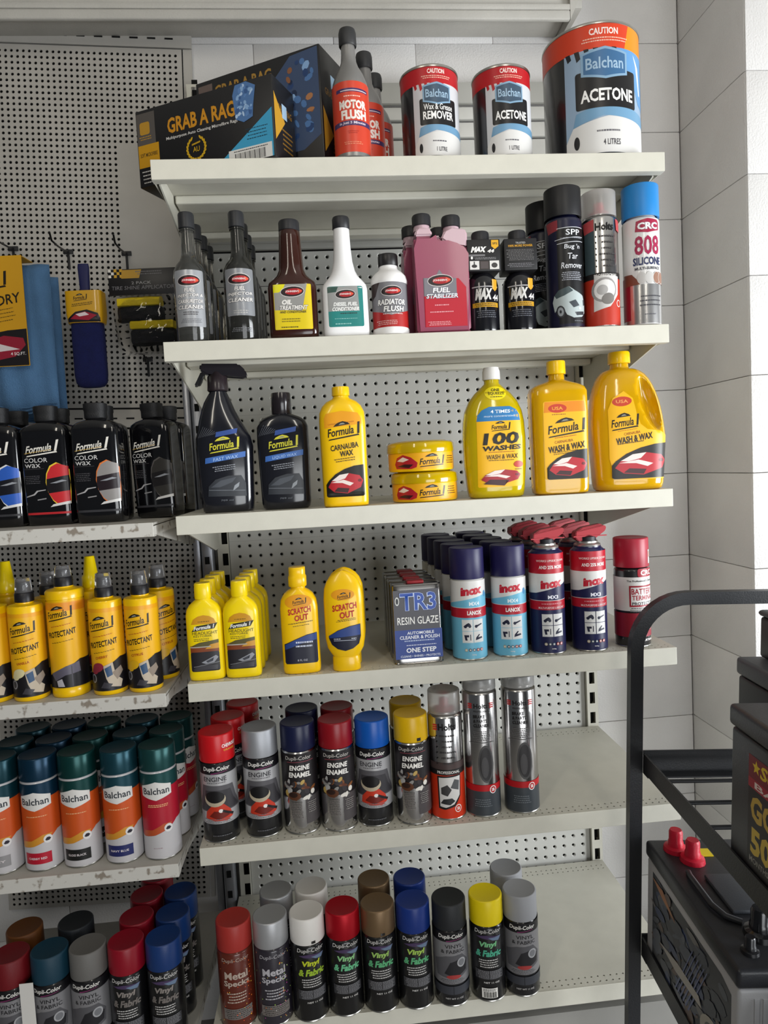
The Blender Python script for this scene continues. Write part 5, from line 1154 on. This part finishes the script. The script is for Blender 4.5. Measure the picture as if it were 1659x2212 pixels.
t3 = colorwax('black wax bottle with near-black helmet picture, slightly tilted at the shelf end', place(Y1, -.057, ly + .062), R_(-18), '#34322f', '#1c1a1b', 0, '#5a5654')
t3.rotation_euler.y = R_(-1.5); t3.location.z += .0012
dup(t1, place(Y1, -.242, ly + .080), R_(-2), 'black wax bottle standing behind the one with the red helmet')
dup(t2, place(Y1, -.155, ly + .064), R_(-3), 'black wax bottle standing behind the one with the silver-grey helmet')
dup(t3, place(Y1, -.048, ly + .124), R_(-18), 'black wax bottle behind the tilted one with the near-black helmet')
dup(t0, place(Y1, -.325, ly + .094), R_(-2), 'black wax bottle behind the one with the blue helmet')

# protectants
gl4 = 'yellow protectant bottles on the left shelf'
def protect(lab, loc, rz, r=29, hs=166, kind='scent', fruit='#8a2a3a', word='CHERRY', htop=213):
    t = thing('protectant_bottle', lab, 'bottle', loc, rz, gl4)
    if kind == 'big':
        lathe_obj('body', [(0, .5), (r - 1, 0), (r, 1.5), (r, 15), (r - .8, 16), (r - .8, hs - 16), (r + .3, hs - 15), (r + .4, hs - 3), (r - 2, hs), (r*.62, hs + 2), (16, hs + 4), (15, hs + 8), (0, hs + 8)], YB, t, 48)
    else:
        lathe_obj('body', [(0, .5), (r - 1.5, 0), (r, 2), (r, hs - 4), (r - 1.5, hs), (r*.7, hs + 1.5), (15, hs + 3), (15, hs + 6), (0, hs + 6)], YB, t, 48)
    if kind == 'cone':
        lathe_obj('nozzle', [(16, hs + 6), (17, hs + 8), (16, hs + 26), (13, hs + 30), (9, hs + 62), (8, hs + 64), (0, hs + 64)], YL, t, 28)
    else:
        lathe_obj('sprayer', [(15, hs + 5), (16, hs + 6), (15.6, hs + 20), (13, hs + 23), (9, hs + 24), (8, htop - 8), (0, htop - 8)], mat('#17161a', .4), t, 28)
        lathe_obj('clear_cap', [(14, hs + 22), (14.4, hs + 23), (12.6, htop - 1), (12, htop), (0, htop)], mat('#efeff2', .08, trans=.92, ior=1.3), t, 28)
    A = Art(Round([(0, r), (300, r)])); b0 = 8 if kind != 'big' else 18; k = hs / 166
    full(A, r, b0, hs - 12*k if kind != 'big' else hs - 18, '#eab012')
    A.poly([(-r*3, hs - 20), (r*3, hs - 20), (r*3, hs - 38), (-r*3, hs - 30)], '#e08c16') if kind == 'big' else A.poly([(-r*3, hs - 12*k), (r*3, hs - 12*k), (r*3, hs - 20), (-r*3, hs - 18)], '#e6a012')
    f1logo(A, 0, hs - 40, 48, '#241c10', .16, .2, ht=14); A.lines(2, hs - 62, hs - 57, 44, 1, '#b0521c', 4, 1.2, rot=.16); A.text('PROTECTANT', 1, hs - 74, 52, 10.5, '#241c10', .025, .1, .16); A.lines(2, hs - 90, hs - 86, 40, 1, '#6b5212', 5, 1, rot=.16)
    if kind == 'scent': A.text(word, -2, hs - 98, 22, 4.5, '#a8431c', .02, .1, .14)
    A.poly([(-r*3, b0), (r*3, b0), (r*3, 66), (30, 66), (10, 54), (-12, 44), (-34, 38), (-r*3, 40)], '#161418')
    if kind == 'big':
        A.poly([(-24, 42), (6, 56), (28, 62), (30, 44), (4, 40), (-14, 30)], '#5c5866'); A.poly([(-10, 20), (2, 20), (-2, 34), (-12, 30)], '#b3b0b6'); A.rect(14, 20, 16, 56, '#3a3740')
    else:
        A.ell(-20, 30, 6, 8, '#8d8b90'); A.ell(-20, 30, 4, 6, '#2b2a2f'); A.poly([(0, 52), (16, 58), (20, 34), (32, 24), (28, 12), (10, 16), (4, 30)], '#b9ab98'); A.poly([(2, 48), (13, 53), (15, 36), (6, 32)], '#2a4a6e'); A.poly([(14, 40), (30, 50), (34, 40), (22, 26)], '#8d7f72')
        A.poly([(-6, 14), (8, 12), (14, 20), (0, 24)], '#3a383e'); A.ell(-10, 50, 11, 8, fruit, .3); A.ell(-16, 44, 7, 6, fruit)
    A.build(t); return t
f1 = protect('slim yellow protectant bottle with clear cap and white flower, second from left in front row', place(Y2, -.276, .028), R_(4), fruit='#d9cfa0', word='VANILLA')
protect('stout yellow protectant bottle with orange upper band, third from left in front row', place(Y2, -.2105, .036), R_(-3), 31.5, 188, 'big', htop=230)
f3 = protect('slim yellow protectant bottle with dark red cherry picture on its label', place(Y2, -.140, .029), R_(-4))
f4 = protect('slim yellow protectant bottle with yellow citrus picture, rightmost in the front row', place(Y2, -.0785, .030), R_(-6), fruit='#d9a818', word='CITRUS')
dup(f4, place(Y2, -.064, .100), R_(40), 'slim yellow protectant bottle half hidden behind the rightmost front one')
dup(f1, place(Y2, -.337, .030), R_(-10), 'slim yellow protectant bottle at the left edge of the frame')
cn = protect('yellow bottle with yellow cone nozzle, standing behind the stout one', place(Y2, -.187, .108), R_(30), 31, 172, 'cone')
dup(cn, place(Y2, -.338, .104), R_(20), 'yellow bottle with yellow cone nozzle, rear left at the frame edge')
dup(f3, place(Y2, -.262, .098), R_(60), 'yellow protectant bottle with dark sprayer, behind the flower-labelled one')

# orange and teal spray cans
gl5 = 'orange and teal spray cans on the left shelf'
def balcan(lab, loc, rz, cap, chip, body='#c4501a', name='', red=False):
    t = thing('spray_can', lab, 'spray can', loc, rz, gl5)
    can_body(t, 32.2, 162, '#c4c2c4'); cap_part(t, 32.2, 163, 203, mat(cap, .28, metal=.5))
    A = Art(Round([(0, 32.6), (300, 32.6)])); r = 32.6
    full(A, r, 40, 150, body); full(A, r, 132, 159, cap, m=mat(cap, .3, metal=.4))
    A.poly([(-102, 3), (102, 3), (102, 66), (60, 70), (36, 68), (20, 56), (-6, 46), (-30, 42), (-102, 60)], '#bdbabc')
    A.poly([(-34, 42), (-6, 46), (18, 56), (26, 66), (10, 66), (-10, 56), (-30, 54)], '#c98a2c' if not red else '#b5502a')
    A.poly([(-28, 118), (0, 110), (28, 118), (28, 136), (0, 144), (-28, 136)], '#d6d3cf'); A.text('Balchan', 0, 127, 48, 12, '#34383e', .02)
    A.lines(2, 97, 103, 44, 1 if not red else 2, '#e0a878', 4, 1.6); A.ell(18, 57, 7.5, 7.5, '#d9d7d6'); A.poly([(13, 56), (16, 60), (20, 60), (23, 57), (20, 54), (15, 54)], '#241f2c')
    if chip: A.rect(-25, 14, 22, 34, chip); A.text(name, -2, 24, 32, 4, '#d9d0d2', .02)
    else: A.lines(-2, 18, 26, 20, 1, '#a8949a', 4, 1.6)
    A.build(t); return t
rowx = [-.3515, -.281, -.2135, -.1395, -.0715]
specs = [('spray can with orange label and grey chip, at the left edge on third left shelf', '#123a44', '#8d8b8c', 'GREY'),
         ('orange labelled spray can with bright red colour chip at its base', '#103248', '#b0122c', 'CHERRY RED'),
         ('orange labelled spray can with black colour chip at its base', '#12403e', '#161616', 'GLOSS BLACK'),
         ('orange labelled spray can with navy blue colour chip at its base', '#1b4450', '#22285e', 'NAVY BLUE'),
         ('spray can with red label and teal cap, at the right end of the left shelf', '#1f4a4a', None, '')]
for i, (x, (lab, cap, chip, nm)) in enumerate(zip(rowx, specs)):
    t = balcan(lab, place(Y3, x, .037), R_(2), cap, chip, '#c4501a' if i < 4 else '#a8142a', nm, i == 4)
    wh = ['left-edge grey chip', 'red chip', 'black chip', 'navy chip', 'red-labelled'][i]
    dup(t, place(Y3, x + .002, .108), R_(30), f'teal capped spray can directly behind the {wh} can')
    dup(t, place(Y3, x + .006, .179), R_(50), f'teal capped spray can in the third row, behind the {wh} can')

# lowest left shelf
gl6 = 'paint cans on the lowest left shelf'
t = vinyl_new('spray_can', 'dark red capped paint can at the left edge of lowest left shelf', '#6e0a14', place(Y4, -.350, .020), 0, gl6)
t = vinyl_new('spray_can', 'teal blue capped paint can on lowest left shelf', '#10384a', place(Y4, -.2825, .022), 0, gl6)
vinyl_new('spray_can', 'dull grey capped paint can on lowest left shelf', '#6d6b68', place(Y4, -.2155, .022), 0, gl6)
t = vinyl_old('spray_can', 'crimson capped paint can, frontmost of the red ones on lowest left shelf', '#8e0d22', place(Y4, -.1485, .024), 0, gl6, g1='#8d8580', g2='#77706c')
deeper(t, Y4, [(-.147, .092), (-.145, .160), (-.141, .228)], R_(10), [f'crimson capped paint can, {o_} from the front in the red row on lowest left shelf' for o_ in ('second', 'third', 'fourth')])
t = vinyl_old('spray_can', 'blue capped paint can, frontmost of the blue ones on lowest left shelf', '#16366e', place(Y4, -.0815, .024), 0, gl6, g1='#8d8580', g2='#77706c')
deeper(t, Y4, [(-.079, .092), (-.078, .160)], R_(10), [f'blue capped paint can, {o_} from the front in the blue row on lowest left shelf' for o_ in ('second', 'third')])
vinyl_new('spray_can', 'charcoal capped paint can standing behind the teal capped one on lowest left shelf', '#22262b', place(Y4, -.262, .096), 0, gl6)
vinyl_new('spray_can', 'brown capped paint can at the rear of the left edge on lowest left shelf', '#6a3c12', place(Y4, -.355, .092), 0, gl6)
box_ = box('price_card', -.325, -.0105, Y4 + .0004, -.3015, -.0095, Y4 + .155, mat('#dedbd6', .6)); tag(box_, 'blank white upright card in front of the dark red capped can', 'card')

# ------------------------------------------------------------------ black battery cart
MC = Matrix.Translation((.7377, -.098, 0)) @ Matrix.Rotation(R_(-4.9), 4, 'Z') @ Matrix.Rotation(.036, 4, 'Y')
def on_cart(o, x, y, z, extra=0.0):
    m = MC @ Matrix.Translation((x, y, z)) @ Matrix.Rotation(extra, 4, 'Z')
    o.location = m.to_translation(); o.rotation_euler = m.to_euler(); return o
CB = mat('#222326', .42, bump=.15, bscale=400); 
cart = on_cart(thing('battery_cart', 'black square-tube cart with wire shelves standing in front of the shelving at right', 'cart'), 0, 0, 0)
T1, T2, T3 = .842, .514, .19
W_, L_ = .46, .74
def sweep(bm, path, hw, yw):
    """square tube along a path in the x-z plane"""
    last = None
    for i, (x, z_) in enumerate(path):
        a = Vector(path[max(i-1, 0)]); b = Vector(path[min(i+1, len(path)-1)]); d = (b - a).normalized(); nrm = Vector((-d.y, d.x))
        ring = [bm.verts.new((x + nrm.x*s1*hw, s2*yw, z_ + nrm.y*s1*hw)) for s1, s2 in ((-1, -1), (1, -1), (1, 1), (-1, 1))]
        if last:
            for k in range(4): bm.faces.new((last[k], last[(k+1) % 4], ring[(k+1) % 4], ring[k]))
        else: bm.faces.new(ring)
        last = ring
    bm.faces.new(last[::-1])
for yy in (0, -L_):
    rr = .088; zt = 1.108; path = [(0, .06), (0, zt - rr)]
    path += [(rr - rr*math.cos(a*PI/20), zt - rr + rr*math.sin(a*PI/20)) for a in range(1, 11)]
    path += [(W_ - rr + rr*math.sin(a*PI/20), zt - rr + rr*math.cos(a*PI/20)) for a in range(0, 11)] + [(W_, .06)]
    bm = bmesh.new(); sweep(bm, path, .0108, .0092)
    o = bm_obj('end_frame', bm, CB, cart, 30, (0, yy, 0))
for zt in (T1, T2, T3):
    bm = bmesh.new(); add_box(bm, .0117, -.0105, zt - .034, W_ - .0117, -.0075, zt + .004); add_box(bm, .0117, -.030, zt - .036, W_ - .0117, -.0075, zt - .0335); bm_obj('cross_rail', bm, CB, cart)
    bm = bmesh.new(); add_box(bm, .0117, -L_ + .0075, zt - .034, W_ - .0117, -L_ + .0105, zt + .004); bm_obj('cross_rail', bm, CB, cart)
    for xx, s_ in ((.0105, 1), (W_ - .0105, -1)):
        bm = bmesh.new(); add_box(bm, min(xx, xx + s_*.003), -L_ + .011, zt - .030, max(xx, xx + s_*.003), -.011, zt); add_box(bm, min(xx, xx + s_*.026), -L_ + .011, zt - .032, max(xx, xx + s_*.026), -.011, zt - .0295); bm_obj('side_rail', bm, CB, cart)
    for k in range(9):
        bm = bmesh.new(); y = -.075 - k*.072; rod(bm, [(.0136, y, zt - .020), (W_ - .0136, y, zt - .020)], .0034); bm_obj('shelf_wire', bm, CB, cart, 60)
for xx in (0, W_):
    for yy in (0, -L_):
        bm = bmesh.new(); rod(bm, [(xx - .012, yy, .030), (xx + .012, yy, .030)], .028, 24); bm_obj('wheel', bm, mat('#222224', .7), cart, 50)
def battery(lab, pos, size, body, lid, cat='battery', extra=0.0, ribs=False, lipm=None, grp='batteries on the black cart'):
    t = on_cart(thing('car_battery', lab, cat, group=grp), *pos, extra)
    sx, sy, sz = size
    box('case', 0, 0, 0, sx, sy, sz*.86, body, t, .005, 3)
    box('lid', -.003, -.003, sz*.865, sx + .003, sy + .003, sz, lid, t, .006, 3)
    if ribs:
        bm = bmesh.new(); x = .02
        while x < sx - .02: add_box(bm, x, -.0022, .012, x + .006, .0002, sz*.80); x += .011
        o = bm_obj('ribs', bm, body, t)
    return t
BZ = -.0165
def terminal(t, x, y, z, m, s=1.0):
    lathe_obj('terminal_cap', [(17*s, 0), (16*s, 6*s), (11*s, 8*s), (10.5*s, 14*s), (9.5*s, 16*s), (9.5*s, 28*s), (8*s, 31*s), (0, 31*s)], m, t, 14, (x, y, z), smooth=30)
REDP = mat('#c41430', .4, bump=.2, bscale=300)
LID = mat('#292a2e', .38, bump=.12, bscale=500); LID2 = mat('#45484e', .45, bump=.15, bscale=500)
# lower tier: grey battery with picture side
SXB, SYB, SZB = .172, .305, .198
t = battery('grey cased battery with black lid, red and black terminal covers, on the lower tier', (.0145, -.024 - SYB, T2 + BZ), (SXB, SYB, SZB), mat('#b4b4b6', .45, bump=.1, bscale=500), LID, ribs=True)
zt = SZB + .0002
for dx, dy, s_ in ((.034, .272, 1.15), (.048, .240, 1.15)): terminal(t, dx, dy, zt, REDP, s_)
terminal(t, .060, .062, zt, mat('#131316', .25, coat=.5), 1.25); terminal(t, .030, .030, zt, mat('#1a1a1d', .3, coat=.4), .7)
bx = box('vent_cover', .045, .105, zt, .135, .195, zt + .007, LID2, t, .003)
bm = bmesh.new(); rod(bm, [(.026, .205, zt + .003), (.022, .190, zt + .006), (.022, .120, zt + .006), (.030, .095, zt + .005), (.048, .085, zt + .003)], .0045); bm_obj('carry_handle', bm, LID, t, 60)
bm = bmesh.new(); add_box(bm, .066, .252, zt, .088, .274, zt + .0012); bm_obj('yellow_sticker', bm, mat('#e6d01a', .5), t)
class CaseSide:
    """left face of a battery case: u runs towards the viewer"""
    def __init__(s, L): s.L = L
    def map(s, u, v, off): return (-off - .2, s.L - u, v)
A = Art(CaseSide(SYB*1000), du=0); rn = random.Random(3)
A.poly([(26, 12), (288, 12), (288, 150), (262, 158), (26, 158)], '#22242a')
for i in range(120):
    u, v = rn.uniform(40, 276), rn.uniform(22, 150); A.ell(u, v, rn.uniform(6, 26), rn.uniform(3, 12), rn.choice(['#3b4250', '#4a505c', '#2b3a5e', '#23252c', '#6a6865', '#5a463c', '#31363f', '#28324a', '#40454f', '#2e3340', '#363b46']), rn.uniform(-.6, .6), 8)
for i in range(6):
    k = i * 9; A.poly([(120 + k, 30), (124 + k, 30), (180 + k, 130), (178 + k, 130)], '#4d5a86')
A.ell(238, 52, 34, 22, '#a8a294', .3); A.ell(238, 52, 20, 14, '#57544e', .3); A.ell(236, 52, 8, 8, '#c9c0ac'); A.poly([(60, 60), (130, 74), (200, 78), (210, 66), (120, 56)], '#a9a49c'); A.poly([(28, 150), (70, 152), (120, 130), (70, 138)], '#a86a34')
A.build(t)
t = battery('black battery with orange mark, at the bottom right corner of the frame', (.060, -.62, T2 + BZ), (.172, .262, .185), LID, LID); A = Art(CaseSide(262), du=0); A.poly([(40, 20), (200, 20), (200, 120), (40, 120)], '#221014'); A.ell(90, 60, 26, 20, '#c9421a'); A.ell(92, 60, 14, 10, '#e0a02a'); A.build(t)
# upper tier
LB = .262
t = battery('black battery with red and yellow gold-series label, nearest on the upper tier', (.0145, -.300 - LB, T1 + BZ), (.172, LB, .205), mat('#1c1c1f', .4, bump=.1, bscale=500), LID)
terminal(t, .050, LB - .045, .2052, REDP, 1.1); terminal(t, .050, .045, .2052, mat('#151518', .3), 1.0)
A = Art(CaseSide(LB*1000), du=0)
A.poly([(44, 18), (246, 18), (246, 158), (44, 158)], '#141213'); A.poly([(44, 118), (246, 118), (246, 158), (44, 158)], '#7a1420'); A.poly([(44, 118), (246, 118), (246, 130), (44, 130)], '#a8162a')
st = [(50 + 11 + (9 if i % 2 == 0 else 4)*math.cos(PI/2 + i*PI/5), 146 + (9 if i % 2 == 0 else 4)*math.sin(PI/2 + i*PI/5)) for i in range(10)]; A.poly(st, '#e6c81a')
A.text('Supercharge', 150, 143, 160, 22, '#e6c81a', .03, .2); A.text('BATTERIES', 148, 124, 180, 8, '#e9dcd6', .02); A.text('GOLD', 100, 95, 100, 32, '#c9a83a', .04); A.text('50', 74, 54, 46, 34, '#d6b83c', .04); A.text('MONTHS', 70, 30, 42, 7, '#9c9a94', .01); A.lines(160, 24, 70, 90, 5, '#5a5654', 4, 2)
A.build(t)
t = battery('plain black battery standing further back on the upper tier, beside the wall', (.130, -.262, T1 + BZ), (.172, .172, .205), mat('#1b1b1e', .45), LID2)
t2_ = battery('small black battery stacked on top of the rear one on the cart', (.160, -.215, T1 + BZ + .2057), (.12, .12, .075), mat('#1d1e21', .45), LID2)
